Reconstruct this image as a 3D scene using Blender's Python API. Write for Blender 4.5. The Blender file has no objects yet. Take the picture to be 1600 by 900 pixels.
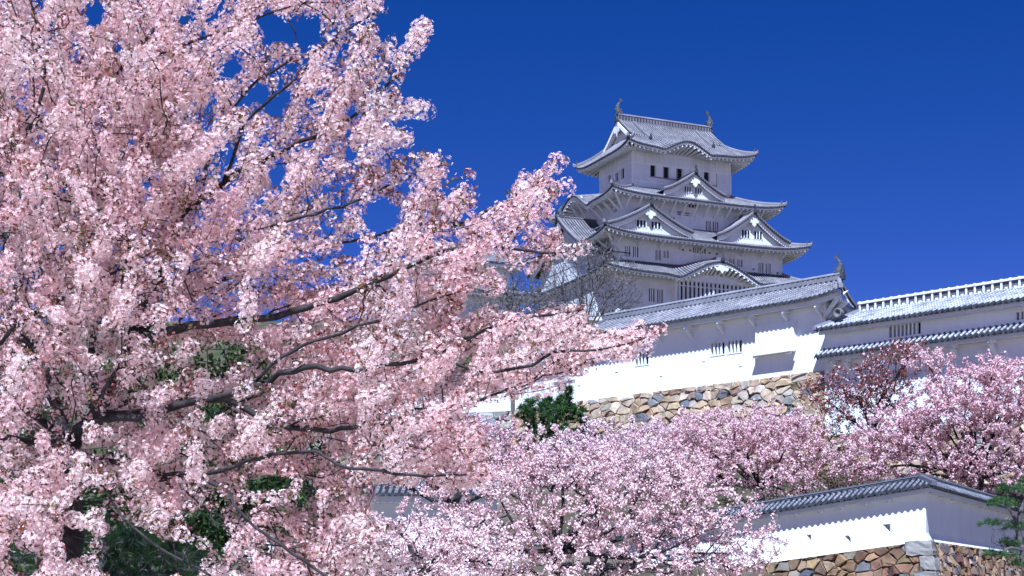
import bpy, bmesh, math
import numpy as np
from mathutils import Vector, Matrix
from mathutils.geometry import tessellate_polygon

R = math.radians
scene = bpy.context.scene
COL = scene.collection

# ------------------------------------------------------------------ camera
F, HY, EYE = 2457.0, 940.0, 1.6            # focal length in photo pixels, horizon row, eye height
cam_d = bpy.data.cameras.new('camera')
cam = bpy.data.objects.new('camera', cam_d)
COL.objects.link(cam)
cam.location = (0, 0, EYE)
cam.rotation_euler = (R(90), 0, 0)
cam_d.sensor_width = 36
cam_d.lens = 36 * F / 1600
cam_d.shift_y = (HY - 450) / 1600           # rising front of the view camera: verticals stay vertical
cam_d.clip_start = 0.1
cam_d.clip_end = 9000
scene.camera = cam

# ------------------------------------------------------------------ light
SUN_AZ = (-0.19, -0.98)                     # horizontal direction towards the sun
SUN_EL = R(57)
world = bpy.data.worlds.new('World')
scene.world = world
world.use_nodes = True
wn = world.node_tree
wn.nodes.clear()
sky = wn.nodes.new('ShaderNodeTexSky')
sky.sky_type = 'NISHITA'
sky.sun_disc = False
sky.sun_elevation = SUN_EL
sky.sun_rotation = math.atan2(SUN_AZ[0], SUN_AZ[1])
sky.altitude = 1200
sky.air_density = 0.6
sky.dust_density = 0.0
sky.ozone_density = 4.0
hs = wn.nodes.new('ShaderNodeHueSaturation')
hs.inputs['Saturation'].default_value = 1.3
hs.inputs['Hue'].default_value = 0.507
hs.inputs['Value'].default_value = 1.0
bg = wn.nodes.new('ShaderNodeBackground')
bg.inputs['Strength'].default_value = 0.12
wo = wn.nodes.new('ShaderNodeOutputWorld')
wn.links.new(sky.outputs[0], hs.inputs['Color'])
tn = wn.nodes.new('ShaderNodeMix'); tn.data_type = 'RGBA'; tn.blend_type = 'MULTIPLY'; tn.inputs[0].default_value = 1.0
tn.inputs[7].default_value = (1.0, 0.345, 0.362, 1)     # polarised spring sky
wn.links.new(hs.outputs[0], tn.inputs[6])
wn.links.new(tn.outputs[2], bg.inputs['Color'])
wn.links.new(bg.outputs[0], wo.inputs['Surface'])

sun_d = bpy.data.lights.new('sun', 'SUN')
sun_d.energy = 5.0
sun_d.angle = R(0.5)
sun_d.color = (1.0, 0.91, 0.80)
sun = bpy.data.objects.new('sun', sun_d)
COL.objects.link(sun)
sv = Vector((SUN_AZ[0], SUN_AZ[1], 0)).normalized() * math.cos(SUN_EL) + Vector((0, 0, math.sin(SUN_EL)))
sun.rotation_euler = sv.to_track_quat('Z', 'Y').to_euler()

scene.view_settings.view_transform = 'Standard'
scene.view_settings.look = 'None'
scene.view_settings.gamma = 1
scene.view_settings.exposure = 0.97
scene.view_settings.use_white_balance = True            # daylight film: cool cast in the shade
scene.view_settings.white_balance_temperature = 4600
scene.view_settings.white_balance_tint = 9
scene.cycles.max_bounces = 6
scene.cycles.diffuse_bounces = 4
scene.cycles.transmission_bounces = 4
scene.cycles.use_denoising = True

# ------------------------------------------------------------------ helpers
def P(px, py, D):
    return np.array([(px - 800) / F * D, D, EYE + (HY - py) / F * D])

def empty(name, loc=(0, 0, 0), rz=0.0):
    o = bpy.data.objects.new(name, None)
    COL.objects.link(o)
    o.location = loc
    o.rotation_euler = (0, 0, rz)
    return o

def tag(o, label=None, cat=None, group=None, kind=None):
    if label: o['label'] = label
    if cat: o['category'] = cat
    if group: o['group'] = group
    if kind: o['kind'] = kind
    return o

class MB:
    """collects faces (with material slots and uvs) and links them as one mesh object"""
    def __init__(s):
        s.v, s.f, s.m, s.uv = [], [], [], []
    def add(s, vs, fs, m=0, uvs=None):
        b = len(s.v)
        s.v += [tuple(float(c) for c in p) for p in vs]
        for f in fs:
            s.f.append([b + i for i in f])
            s.m.append(m)
            s.uv.append([uvs[i] for i in f] if uvs is not None else [(0.5, 0.6)] * len(f))
    def box(s, x0, x1, y0, y1, z0, z1, m=0):
        s.hexa([(x0, y0, z0), (x1, y0, z0), (x1, y1, z0), (x0, y1, z0), (x0, y0, z1), (x1, y0, z1), (x1, y1, z1), (x0, y1, z1)], m)
    def hexa(s, v, m=0):
        s.add(v, [(0, 3, 2, 1), (4, 5, 6, 7), (0, 1, 5, 4), (1, 2, 6, 5), (2, 3, 7, 6), (3, 0, 4, 7)], m)
    def bar(s, a, b, w, h, m=0, up=(0, 0, 1)):
        a, b = Vector(a), Vector(b)
        d = (b - a).normalized()
        sd = d.cross(Vector(up))
        sd = sd.normalized() if sd.length > 1e-6 else Vector((1, 0, 0))
        u = sd.cross(d).normalized()
        sd *= w / 2; u *= h / 2
        s.hexa([a - sd - u, a + sd - u, b + sd - u, b - sd - u, a - sd + u, a + sd + u, b + sd + u, b - sd + u], m)
    def sweep(s, pts, prof, m=0, side=None):
        """profile (list of (side, up)) swept along pts; side axis horizontal and across the path"""
        pts = [Vector(p) for p in pts]
        n, k = len(pts), len(prof)
        vs = []
        for i, p in enumerate(pts):
            d = (pts[min(i + 1, n - 1)] - pts[max(i - 1, 0)])
            if side is not None: sd = Vector(side)
            else:
                sd = Vector((d.y, -d.x, 0)); sd = sd.normalized() if sd.length > 1e-6 else Vector((1, 0, 0))
            for (a, b) in prof: vs.append(p + sd * a + Vector((0, 0, b)))
        fs = [(i * k + j, i * k + (j + 1) % k, (i + 1) * k + (j + 1) % k, (i + 1) * k + j) for i in range(n - 1) for j in range(k)]
        fs += [tuple(range(k - 1, -1, -1)), tuple((n - 1) * k + j for j in range(k))]
        s.add(vs, fs, m)
    def grid(s, rows, m=0, uvs=None):
        """rows: list of equally long lists of points"""
        n, k = len(rows), len(rows[0])
        vs = [p for r in rows for p in r]
        fs = [(i * k + j, i * k + j + 1, (i + 1) * k + j + 1, (i + 1) * k + j) for i in range(n - 1) for j in range(k - 1)]
        s.add(vs, fs, m, [q for r in uvs for q in r] if uvs is not None else None)
    def build(s, name, mats, parent=None, smooth=False, loc=None, rz=0.0):
        me = bpy.data.meshes.new(name)
        me.from_pydata(s.v, [], s.f)
        for mt in (mats if isinstance(mats, (list, tuple)) else [mats]): me.materials.append(mt)
        me.polygons.foreach_set('material_index', s.m)
        uvl = me.uv_layers.new(name='UVMap')
        flat = np.array([c for f in s.uv for q in f for c in q], dtype=np.float32)
        if len(flat) == 2 * len(me.loops): uvl.data.foreach_set('uv', flat)
        if smooth: me.polygons.foreach_set('use_smooth', [True] * len(me.polygons))
        me.update()
        o = bpy.data.objects.new(name, me)
        COL.objects.link(o)
        if parent is not None: o.parent = parent
        if loc is not None: o.location = loc; o.rotation_euler = (0, 0, rz)
        return o

def np_mesh(name, V, faces_n, idx, mats, col=None, parent=None, mat_idx=None, smooth=False):
    """fast mesh: V (n,3), idx flat vertex indices, faces all with faces_n corners"""
    if parent is not None: V = np.asarray(V) - np.array(parent.location)
    me = bpy.data.meshes.new(name)
    nf = len(idx) // faces_n
    me.vertices.add(len(V)); me.vertices.foreach_set('co', np.asarray(V, np.float32).ravel())
    me.loops.add(len(idx)); me.loops.foreach_set('vertex_index', np.asarray(idx, np.int32))
    me.polygons.add(nf)
    me.polygons.foreach_set('loop_start', np.arange(0, nf * faces_n, faces_n, dtype=np.int32))
    if mat_idx is not None: me.polygons.foreach_set('material_index', np.asarray(mat_idx, np.int32))
    me.polygons.foreach_set('use_smooth', np.full(nf, smooth))
    for mt in (mats if isinstance(mats, (list, tuple)) else [mats]): me.materials.append(mt)
    if col is not None:
        a = me.color_attributes.new('Col', 'FLOAT_COLOR', 'POINT')
        c = np.ones((len(V), 4), np.float32); c[:, :3] = col
        a.data.foreach_set('color', c.ravel())
    me.update(calc_edges=True)
    me.validate()
    o = bpy.data.objects.new(name, me)
    COL.objects.link(o)
    if parent is not None: o.parent = parent
    return o

# ------------------------------------------------------------------ materials
def mat(name, rough=0.8):
    m = bpy.data.materials.new(name)
    m.use_nodes = True
    b = m.node_tree.nodes['Principled BSDF']
    b.inputs['Roughness'].default_value = rough
    if 'Specular IOR Level' in b.inputs: b.inputs['Specular IOR Level'].default_value = 0.25
    return m, m.node_tree, b

def ramp(nt, stops):
    r = nt.nodes.new('ShaderNodeValToRGB')
    e = r.color_ramp.elements
    while len(e) < len(stops): e.new(0.5)
    for x, (p, c) in zip(e, stops): x.position = p; x.color = (*c, 1)
    return r

def tex(nt, kind, scale, coord='Object', detail=4, mapping=None):
    tc = nt.nodes.new('ShaderNodeTexCoord')
    t = nt.nodes.new('ShaderNodeTex' + kind)
    t.inputs['Scale'].default_value = scale
    if 'Detail' in t.inputs: t.inputs['Detail'].default_value = detail
    src = tc.outputs[coord]
    if mapping:
        mp = nt.nodes.new('ShaderNodeMapping'); mp.inputs['Scale'].default_value = mapping
        nt.links.new(src, mp.inputs['Vector']); src = mp.outputs[0]
    nt.links.new(src, t.inputs['Vector'])
    return t

def mixc(nt, fac, a, b, mode='MIX'):
    n = nt.nodes.new('ShaderNodeMix'); n.data_type = 'RGBA'; n.blend_type = mode
    for sock, v in ((n.inputs[0], fac), (n.inputs[6], a), (n.inputs[7], b)):
        if hasattr(v, 'links') or hasattr(v, 'is_linked'): nt.links.new(v, sock)
        elif isinstance(v, (int, float)): sock.default_value = v
        else: sock.default_value = (*v, 1)
    return n.outputs[2]

def bump(nt, b, h, s, d=0.02):
    n = nt.nodes.new('ShaderNodeBump'); n.inputs['Strength'].default_value = s; n.inputs['Distance'].default_value = d
    nt.links.new(h, n.inputs['Height']); nt.links.new(n.outputs[0], b.inputs['Normal'])

def plaster(name, c0, c1, grime=0.0, gcol=(0.35, 0.34, 0.33)):
    m, nt, b = mat(name, 0.9)
    n = tex(nt, 'Noise', 0.7, detail=8)
    r = ramp(nt, [(0.3, c0), (0.7, c1)])
    nt.links.new(n.outputs['Fac'], r.inputs[0])
    out = r.outputs[0]
    if grime:
        g = tex(nt, 'Noise', 1.0, detail=6, mapping=(2.2, 2.2, 0.22))       # rain streaks run down
        gr = ramp(nt, [(0.5, (0, 0, 0)), (0.85, (grime,) * 3)])
        nt.links.new(g.outputs['Fac'], gr.inputs[0])
        out = mixc(nt, gr.outputs[0], out, gcol)
    nt.links.new(out, b.inputs['Base Color'])
    n2 = tex(nt, 'Noise', 9, detail=3)
    bump(nt, b, n2.outputs['Fac'], 0.15, 0.03)
    return m

M_WALL = plaster('white_plaster', (0.78, 0.77, 0.74), (0.84, 0.83, 0.80), 0.12)
M_KEEP = plaster('keep_plaster', (0.62, 0.62, 0.62), (0.74, 0.735, 0.73), 0.4)
M_TRIM = plaster('trim_plaster', (0.70, 0.69, 0.67), (0.80, 0.79, 0.76), 0.25)
M_RIDGE = plaster('ridge_plaster', (0.15, 0.145, 0.16), (0.25, 0.24, 0.26), 0.4, (0.12, 0.12, 0.13))
M_SOFF = plaster('shade_soffit_plaster', (0.13, 0.125, 0.12), (0.20, 0.195, 0.19))  # soffits coloured dark to paint in the shade under the eaves
M_WOOD, _nt, _b = mat('weathered_wood', 0.85); _b.inputs['Base Color'].default_value = (0.28, 0.24, 0.19, 1)
M_DARK, _nt, _b = mat('dark_interior', 0.9); _b.inputs['Base Color'].default_value = (0.018, 0.02, 0.024, 1)
M_METAL, _nt, _b = mat('dark_tile_ornament', 0.6)
_n = tex(_nt, 'Noise', 6); _r = ramp(_nt, [(0.35, (0.035, 0.037, 0.043)), (0.7, (0.13, 0.13, 0.14))])
_nt.links.new(_n.outputs['Fac'], _r.inputs[0]); _nt.links.new(_r.outputs[0], _b.inputs['Base Color'])

def tile_mat(name, valley, rib, mortar, mortar_w=0.28, blot=0.5):
    """fired-clay tiles with white lime mortar: u counts ribs, v counts courses"""
    m, nt, b = mat(name, 0.65)
    uv = nt.nodes.new('ShaderNodeUVMap'); uv.uv_map = 'UVMap'
    sp = nt.nodes.new('ShaderNodeSeparateXYZ'); nt.links.new(uv.outputs[0], sp.inputs[0])
    def mth(op, a, b2=None):
        n = nt.nodes.new('ShaderNodeMath'); n.operation = op
        for i, v in enumerate((a, b2)):
            if v is None: continue
            if isinstance(v, (int, float)): n.inputs[i].default_value = v
            else: nt.links.new(v, n.inputs[i])
        return n.outputs[0]
    fu = mth('FRACT', sp.outputs[0])                                          # 0.5 = crest of the round tile
    fv = mth('FRACT', sp.outputs[1])
    du = mth('ABSOLUTE', mth('SUBTRACT', fu, 0.5))
    crest = mth('LESS_THAN', du, 0.21)
    joint = mth('LESS_THAN', fv, mortar_w)
    edge = mth('MULTIPLY', mth('LESS_THAN', du, 0.27), mth('GREATER_THAN', du, 0.17))
    wn_ = nt.nodes.new('ShaderNodeTexWhiteNoise'); wn_.noise_dimensions = '2D'
    fl = nt.nodes.new('ShaderNodeVectorMath'); fl.operation = 'FLOOR'; nt.links.new(uv.outputs[0], fl.inputs[0])
    nt.links.new(fl.outputs[0], wn_.inputs['Vector'])
    tone = ramp(nt, [(0.0, (0.55,) * 3), (1.0, (1.25,) * 3)]); nt.links.new(wn_.outputs['Value'], tone.inputs[0])
    base = mixc(nt, crest, valley, rib)
    base = mixc(nt, 0.9, base, tone.outputs[0], 'MULTIPLY')
    wear = tex(nt, 'Noise', 1.3, detail=7)
    wr = ramp(nt, [(0.35, (0.25,) * 3), (0.65, (1, 1, 1))]); nt.links.new(wear.outputs['Fac'], wr.inputs[0])
    mk = mth('MULTIPLY', mth('MAXIMUM', mth('MULTIPLY', joint, crest), mth('MULTIPLY', edge, 0.7)), wr.outputs[0])
    base = mixc(nt, mk, base, mortar)
    st = tex(nt, 'Noise', 0.35, detail=5)
    sr = ramp(nt, [(0.4, (1 - blot * 0.5,) * 3), (0.65, (1.1,) * 3)]); nt.links.new(st.outputs['Fac'], sr.inputs[0])
    base = mixc(nt, 0.8, base, sr.outputs[0], 'MULTIPLY')
    nt.links.new(base, b.inputs['Base Color'])
    return m
M_TILE_K = tile_mat('keep_roof_tiles', (0.03, 0.028, 0.034), (0.165, 0.15, 0.162), (0.36, 0.33, 0.34), 0.3)
M_TILE = tile_mat('wall_roof_tiles', (0.016, 0.015, 0.02), (0.13, 0.12, 0.135), (0.40, 0.375, 0.385), 0.34)
M_TILE_N = tile_mat('new_roof_tiles', (0.03, 0.03, 0.04), (0.20, 0.195, 0.22), (0.55, 0.53, 0.54), 0.45, 0.15)
M_TILE_L = tile_mat('low_wall_tiles', (0.016, 0.017, 0.022), (0.115, 0.11, 0.13), (0.30, 0.285, 0.305), 0.35)
M_END, _nt, _b = mat('tile_ends', 0.7)
_n = tex(_nt, 'Noise', 5); _r = ramp(_nt, [(0.4, (0.025, 0.028, 0.036)), (0.75, (0.085, 0.085, 0.10))])
_nt.links.new(_n.outputs['Fac'], _r.inputs[0]); _nt.links.new(_r.outputs[0], _b.inputs['Base Color'])

def vcol_mat(name, rough=0.85, trans=0.0, tcol=None, noise=0.0, nscale=3.0, bmp=0.0):
    m = bpy.data.materials.new(name); m.use_nodes = True
    nt = m.node_tree; b = nt.nodes['Principled BSDF']; out = nt.nodes['Material Output']
    b.inputs['Roughness'].default_value = rough
    b.inputs['Specular IOR Level'].default_value = 0.2
    a = nt.nodes.new('ShaderNodeVertexColor'); a.layer_name = 'Col'
    c = a.outputs['Color']
    if noise:
        n = tex(nt, 'Noise', nscale, detail=6)
        r = ramp(nt, [(0.3, (1 - noise,) * 3), (0.7, (1 + noise * 0.4,) * 3)]); nt.links.new(n.outputs['Fac'], r.inputs[0])
        c = mixc(nt, 1.0, c, r.outputs[0], 'MULTIPLY')
        if bmp: bump(nt, b, n.outputs['Fac'], bmp, 0.08)
    nt.links.new(c, b.inputs['Base Color'])
    if trans:
        t = nt.nodes.new('ShaderNodeBsdfTranslucent'); nt.links.new(c, t.inputs['Color'])
        mx = nt.nodes.new('ShaderNodeMixShader'); mx.inputs[0].default_value = trans
        nt.links.new(b.outputs[0], mx.inputs[1]); nt.links.new(t.outputs[0], mx.inputs[2]); nt.links.new(mx.outputs[0], out.inputs['Surface'])
    return m
M_PETAL = vcol_mat('blossom_petals', 0.9, 0.25)
M_PETAL.node_tree.nodes['Principled BSDF'].inputs['Specular IOR Level'].default_value = 0.0
M_LEAF = vcol_mat('young_leaves', 0.6, 0.3)
M_NEEDLE = vcol_mat('needles', 0.6, 0.15)
M_STONE = vcol_mat('wall_stones', 0.9, 0, None, 0.35, 2.2, 0.6)

def bark(name, c0, c1):
    m, nt, b = mat(name, 0.9)
    n = tex(nt, 'Noise', 5, detail=8, mapping=(1, 1, 2.0))
    r = ramp(nt, [(0.35, c0), (0.7, c1)]); nt.links.new(n.outputs['Fac'], r.inputs[0]); nt.links.new(r.outputs[0], b.inputs['Base Color'])
    bump(nt, b, n.outputs['Fac'], 0.8, 0.03)
    return m
M_BARK = bark('cherry_bark', (0.016, 0.013, 0.013), (0.055, 0.045, 0.042))
M_BARK_G = bark('grey_bark', (0.05, 0.045, 0.043), (0.15, 0.135, 0.125))
M_BARK_L = bark('pale_bark', (0.09, 0.08, 0.075), (0.20, 0.18, 0.165))

m, nt, b = mat('hillside_soil', 0.95)
n = tex(nt, 'Noise', 0.25, detail=9)
r = ramp(nt, [(0.32, (0.04, 0.05, 0.016)), (0.5, (0.075, 0.058, 0.036)), (0.72, (0.16, 0.125, 0.09))])
nt.links.new(n.outputs['Fac'], r.inputs[0])
tc = nt.nodes.new('ShaderNodeTexCoord'); sx = nt.nodes.new('ShaderNodeSeparateXYZ'); nt.links.new(tc.outputs['Object'], sx.inputs[0])
ad = nt.nodes.new('ShaderNodeMath'); ad.operation = 'MULTIPLY_ADD'; nt.links.new(n.outputs['Fac'], ad.inputs[0]); ad.inputs[1].default_value = 12; nt.links.new(sx.outputs[1], ad.inputs[2])
gr = ramp(nt, [(0.48, (1, 1, 1)), (0.54, (0, 0, 0))])                       # unseen pale ground near the camera, added to bounce light; soil on the slope
mr = nt.nodes.new('ShaderNodeMath'); mr.operation = 'MULTIPLY'; mr.inputs[1].default_value = 0.01; nt.links.new(ad.outputs[0], mr.inputs[0]); nt.links.new(mr.outputs[0], gr.inputs[0])
gn = tex(nt, 'Noise', 6.0, detail=8); gc = ramp(nt, [(0.3, (0.36, 0.34, 0.30)), (0.7, (0.50, 0.47, 0.42))]); nt.links.new(gn.outputs['Fac'], gc.inputs[0])
nt.links.new(mixc(nt, gr.outputs[0], r.outputs[0], gc.outputs[0]), b.inputs['Base Color'])
n2 = tex(nt, 'Noise', 3.0, detail=8); bump(nt, b, n2.outputs['Fac'], 0.8, 0.15)
M_SOIL = m
# ------------------------------------------------------------------ terrain
_TY = [0, 42, 56, 66, 78, 88, 106, 118, 150, 175, 245, 420, 700, 6000]
_TZ = [0, 0.0, 1.5, 3.3, 6.0, 8.8, 9.6, 15, 27, 33, 33, 8, 0, 0]
def hgt(x, y):
    x = np.asarray(x, float); y = np.asarray(y, float)
    z = np.interp(y + 0.02 * x, _TY, _TZ)
    d = (x - 15.27) * 0.883 - (y - 58.0) * 0.47                               # the ground lies lower outside the corner wall
    w = np.clip((d + 1.2) / 1.5, 0, 1) * np.clip((x - 8) / 5, 0, 1) * np.clip((95 - y) / 15, 0, 1)
    z = z * (1 - w) + np.minimum(z, 1.0) * w
    return z + 0.12 * np.sin(x * 0.7 + y * 0.31) * np.clip(z / 3, 0, 1)
xs = np.concatenate([[-5000, -1500, -500, -200], np.arange(-90, 91, 2.0), [200, 500, 1500, 5000]])
ys = np.concatenate([[-800, -200, -60], np.arange(-20, 260, 2.0), [300, 360, 420, 520, 700, 1200, 2500, 6500]])
gx, gy = np.meshgrid(xs, ys)
gz = hgt(gx, gy)
V = np.stack([gx, gy, gz], -1).reshape(-1, 3)
nx = len(xs)
ii = np.arange(len(ys) - 1)[:, None] * nx + np.arange(nx - 1)[None]
idx = np.stack([ii, ii + 1, ii + nx + 1, ii + nx], -1).ravel()
ground = np_mesh('ground', V, 4, idx, M_SOIL, smooth=True)
tag(ground, kind='structure')

# ------------------------------------------------------------------ building kit (local frame: x along the front, y to the back, front faces -y)
class Frame:
    def __init__(s, loc, rz):
        s.loc, s.rz = np.array(loc, float), rz
        s.ex = np.array([math.cos(rz), math.sin(rz), 0]); s.ey = np.array([-math.sin(rz), math.cos(rz), 0])
    def ray(s, px, py, plane_y=None, plane_x=None):
        """where the sight line through a photo pixel meets the local plane y = const (or x = const)"""
        d = np.array([(px - 800) / F, 1, (HY - py) / F]); o = np.array([0, 0, EYE]) - s.loc
        lo = np.array([o @ s.ex, o @ s.ey, o[2]]); ld = np.array([d @ s.ex, d @ s.ey, d[2]])
        t = (plane_y - lo[1]) / ld[1] if plane_y is not None else (plane_x - lo[0]) / ld[0]
        return lo + ld * t

def panel(mb, outer, holes, to3, depth, m=0, mh=1, m_rev=None):
    """flat wall with real openings: outer and holes in plane coordinates (a, z), to3(a, z, d) -> local point, d = depth into the wall"""
    loops = [outer] + holes
    pts = [p for l in loops for p in l]
    tris = tessellate_polygon([[Vector((p[0], p[1], 0)) for p in l] for l in loops])
    mb.add([to3(p[0], p[1], 0) for p in pts], [tuple(t) for t in tris], m)
    for h in holes:
        k = len(h)
        vs = [to3(p[0], p[1], 0) for p in h] + [to3(p[0], p[1], depth) for p in h]
        mb.add(vs, [(i, (i + 1) % k, k + (i + 1) % k, k + i) for i in range(k)], m if m_rev is None else m_rev)
        mb.add([to3(p[0], p[1], depth) for p in h], [tuple(range(k))], mh)

def rect(a0, a1, z0, z1): return [(a0, z0), (a1, z0), (a1, z1), (a0, z1)]

def bars(parent, r, to3, n, w=0.09, d0=0.05, d1=0.14, mt=None, name='window', sill=False):
    """the vertical bars of one window as a part of its own"""
    a0, a1, z0, z1 = r[0][0], r[1][0], r[0][1], r[2][1]
    mb = MB()
    for i in range(n):
        c = a0 + (a1 - a0) * (i + 1) / (n + 1)
        q = [to3(c - w / 2, z0, d0), to3(c + w / 2, z0, d0), to3(c + w / 2, z0, d1), to3(c - w / 2, z0, d1),
             to3(c - w / 2, z1, d0), to3(c + w / 2, z1, d0), to3(c + w / 2, z1, d1), to3(c - w / 2, z1, d1)]
        mb.hexa(q)
    t = 0.06
    for (b0, b1, y0, y1) in ((a0 - t, a1 + t, z1 + 0.003, z1 + t), (a0 - t, a1 + t, z0 - t, z0 - 0.003)):
        q = [to3(b0, y0, -0.03), to3(b1, y0, -0.03), to3(b1, y0, -0.002), to3(b0, y0, -0.002), to3(b0, y1, -0.03), to3(b1, y1, -0.03), to3(b1, y1, -0.002), to3(b0, y1, -0.002)]
        mb.hexa(q)
    return mb.build(name, mt or M_TRIM, parent)

RIB = [0.0, 0.0, 0.72, 1.0, 0.72, 0.0]
def corr(a0, a1, pitch):
    """columns across the ribs: (coordinate, u in ribs, height factor)"""
    n = max(2, int(round((a1 - a0) / pitch)))
    p = (a1 - a0) / n
    out = []
    for i in range(n):
        for j in range(6):
            out.append((a0 + (i + j / 6.0) * p, i + j / 6.0, RIB[j]))
    out.append((a1, float(n), 0.0))
    return out

def slope_sheet(mb, a0, a1, pitch, rows, fn, rh, m=0, m_end=1, lip=0.16, course=0.3, flip=False):
    """one corrugated slope: fn(a, k) -> (point, length down the slope) for k in [k0..1]; fn may give k0 by fn.k0(a)"""
    cols = corr(a0, a1, pitch)
    R_, U_ = [], []
    for i in range(rows + 1):
        rr, uu = [], []
        for (a, u, h) in cols:
            k0 = fn.k0(a)
            k = k0 + (1 - k0) * i / rows
            p, l = fn(a, k)
            rr.append((p[0], p[1], p[2] + h * rh)); uu.append((u, l / course))
        R_.append(rr); U_.append(uu)
    if flip: R_ = [r_[::-1] for r_ in R_]; U_ = [u_[::-1] for u_ in U_]
    mb.grid(R_, m, U_)
    last = R_[-1]
    mb.grid([last, [(p[0], p[1], p[2] - lip) for p in last]], m_end)

class Fn:
    def __init__(s, f, k0=lambda a: 0.0): s.f, s.k0 = f, k0
    def __call__(s, a, k): return s.f(a, k)

class Skirt:
    """four-sided tiled roof between an inner rectangle (gu, vg) and the eaves (ew, ed), with lifted corners and optional eave arches"""
    def __init__(s, cx, cy, gu, vg, ew, ed, zt, ze, up=0.9, sag=0.35, arch=None, upk=2.0, upm=5.0):
        s.__dict__.update(cx=cx, cy=cy, gu=gu, vg=vg, ew=ew, ed=ed, zt=zt, ze=ze, up=up, sag=sag, arch=arch or {}, upk=upk, upm=upm)
    def z(s, k, mm, side, a):
        z = s.zt + (s.ze - s.zt) * ((1 + s.sag) * k - s.sag * k * k) + s.up * k ** s.upk * mm ** s.upm
        for (sd, c, hw, hh, kp) in s.arch.get('list', []):
            if sd == side:
                q = (a - c) / hw
                if abs(q) < 1.35:
                    w = 0.5 * (1 + math.cos(math.pi * max(-1, min(1, q))))
                    w = w ** 0.8 - 0.10 * math.exp(-((abs(q) - 1.0) / 0.18) ** 2)
                    z += hh * w * (k ** kp if kp > 0 else 1)
        return z
    def side(s, name):
        """-> (half inner, half eave, fn) in (along, k)"""
        if name in 'fb': gi, go, oi, oo = s.gu, s.ew, s.vg, s.ed
        else: gi, go, oi, oo = s.vg, s.ed, s.gu, s.ew
        def k0(a): return max(0.0, (abs(a) - gi) / (go - gi)) if abs(a) > gi else 0.0
        ln = math.hypot(oo - oi, s.zt - s.ze)
        def f(a, k):
            hip = gi + k * (go - gi)
            mm = min(1.0, abs(a) / hip) if hip > 1e-6 else 1.0
            z = s.z(k, mm, name, a)
            o = oi + k * (oo - oi)
            p = {'f': (s.cx + a, s.cy - o, z), 'b': (s.cx + a, s.cy + o, z), 'l': (s.cx - o, s.cy + a, z), 'r': (s.cx + o, s.cy + a, z)}[name]
            return p, ln * k
        return gi, go, Fn(f, k0)
    def tiles(s, mb, pitch, rh, rows=5, sides='fblr', m=0, me=1, lip=0.2):
        for n in sides:
            gi, go, fn = s.side(n)
            slope_sheet(mb, -go, go, pitch, rows, fn, rh, m, me, lip, flip=(n in 'bl'))
    def eave(s, mb, sides='fblr', inset=0.14, drop=0.14, h=0.26, wall=None, zs=None, m=0, pitch=0.5, raft=0.17, m_soff=None, thick=None):
        """plaster fascia under the tile ends, rafters and the soffit back to the wall"""
        for n in sides:
            gi, go, fn = s.side(n)
            N = max(8, int(go * 2 / 0.45))
            al = [-go + inset + (2 * go - 2 * inset) * i / N for i in range(N + 1)]
            out = {'f': (0, -1), 'b': (0, 1), 'l': (-1, 0), 'r': (1, 0)}[n]
            def pt(a, dz, di):
                p, _ = fn(a, 1.0)
                return (p[0] - out[0] * di, p[1] - out[1] * di, p[2] + dz)
            hh = [h * ((thick(n, a) if thick else 1.0)) for a in al]
            top = [pt(a, -drop, inset) for a in al]; bot = [pt(a, -drop - q, inset) for a, q in zip(al, hh)]
            inn = [pt(a, -drop - q, inset + 0.16) for a, q in zip(al, hh)]
            mb.grid([top, bot, inn], m)
            if wall is not None:                                              # soffit: from the fascia up to the wall
                ww, wd = wall
                wi = wd if n in 'fb' else ww
                rows = []
                fb = (s.ed if n in 'fb' else s.ew)
                wl = (ww if n in 'fb' else wd)
                for t in (0, 0.5, 1.0):
                    row = []
                    for a, q in zip(al, hh):
                        p0 = Vector(pt(a, -drop - q * 0.45, inset + 0.16))
                        aa = max(-wl, min(wl, a))
                        e = {'f': (s.cx + aa, s.cy - wi + 0.05), 'b': (s.cx + aa, s.cy + wi - 0.05), 'l': (s.cx - wi + 0.05, s.cy + aa), 'r': (s.cx + wi - 0.05, s.cy + aa)}[n]
                        p1 = Vector((e[0], e[1], zs))
                        row.append(p0.lerp(p1, t))
                    rows.append(row)
                mb.grid(rows, m if m_soff is None else m_soff)
                k = int(2 * go / pitch)
                for i in range(1, k):
                    a = -go + 2 * go * i / k
                    aa = max(-wl, min(wl, a))
                    q = h * (thick(n, a) if thick else 1.0)
                    p0 = Vector(pt(a, -drop - q - raft * 0.42, inset + 0.06))
                    e = {'f': (s.cx + aa, s.cy - wi), 'b': (s.cx + aa, s.cy + wi), 'l': (s.cx - wi, s.cy + aa), 'r': (s.cx + wi, s.cy + aa)}[n]
                    p1 = Vector((e[0], e[1], zs - raft * 0.9))
                    mb.bar(p0, p1, raft, raft * 1.2, m)
    def hips(s, mb, corners, w=0.3, h=0.34, m=0):
        for (sx, sy) in corners:
            pts = []
            for i in range(9):
                k = i / 8
                z = s.z(k, 1.0, '-', 0)
                pts.append((s.cx + sx * (s.gu + k * (s.ew - s.gu)), s.cy + sy * (s.vg + k * (s.ed - s.vg)), z))
            tip = Vector(pts[-1]); d = (tip - Vector(pts[-2])).normalized()
            pts.append(tuple(tip + d * 0.25 + Vector((0, 0, 0.22))))
            mb.sweep(pts, [(-w / 2, -0.05), (w / 2, -0.05), (w / 2, h * 0.6), (w * 0.28, h), (-w * 0.28, h), (-w / 2, h * 0.6)], m)

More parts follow.
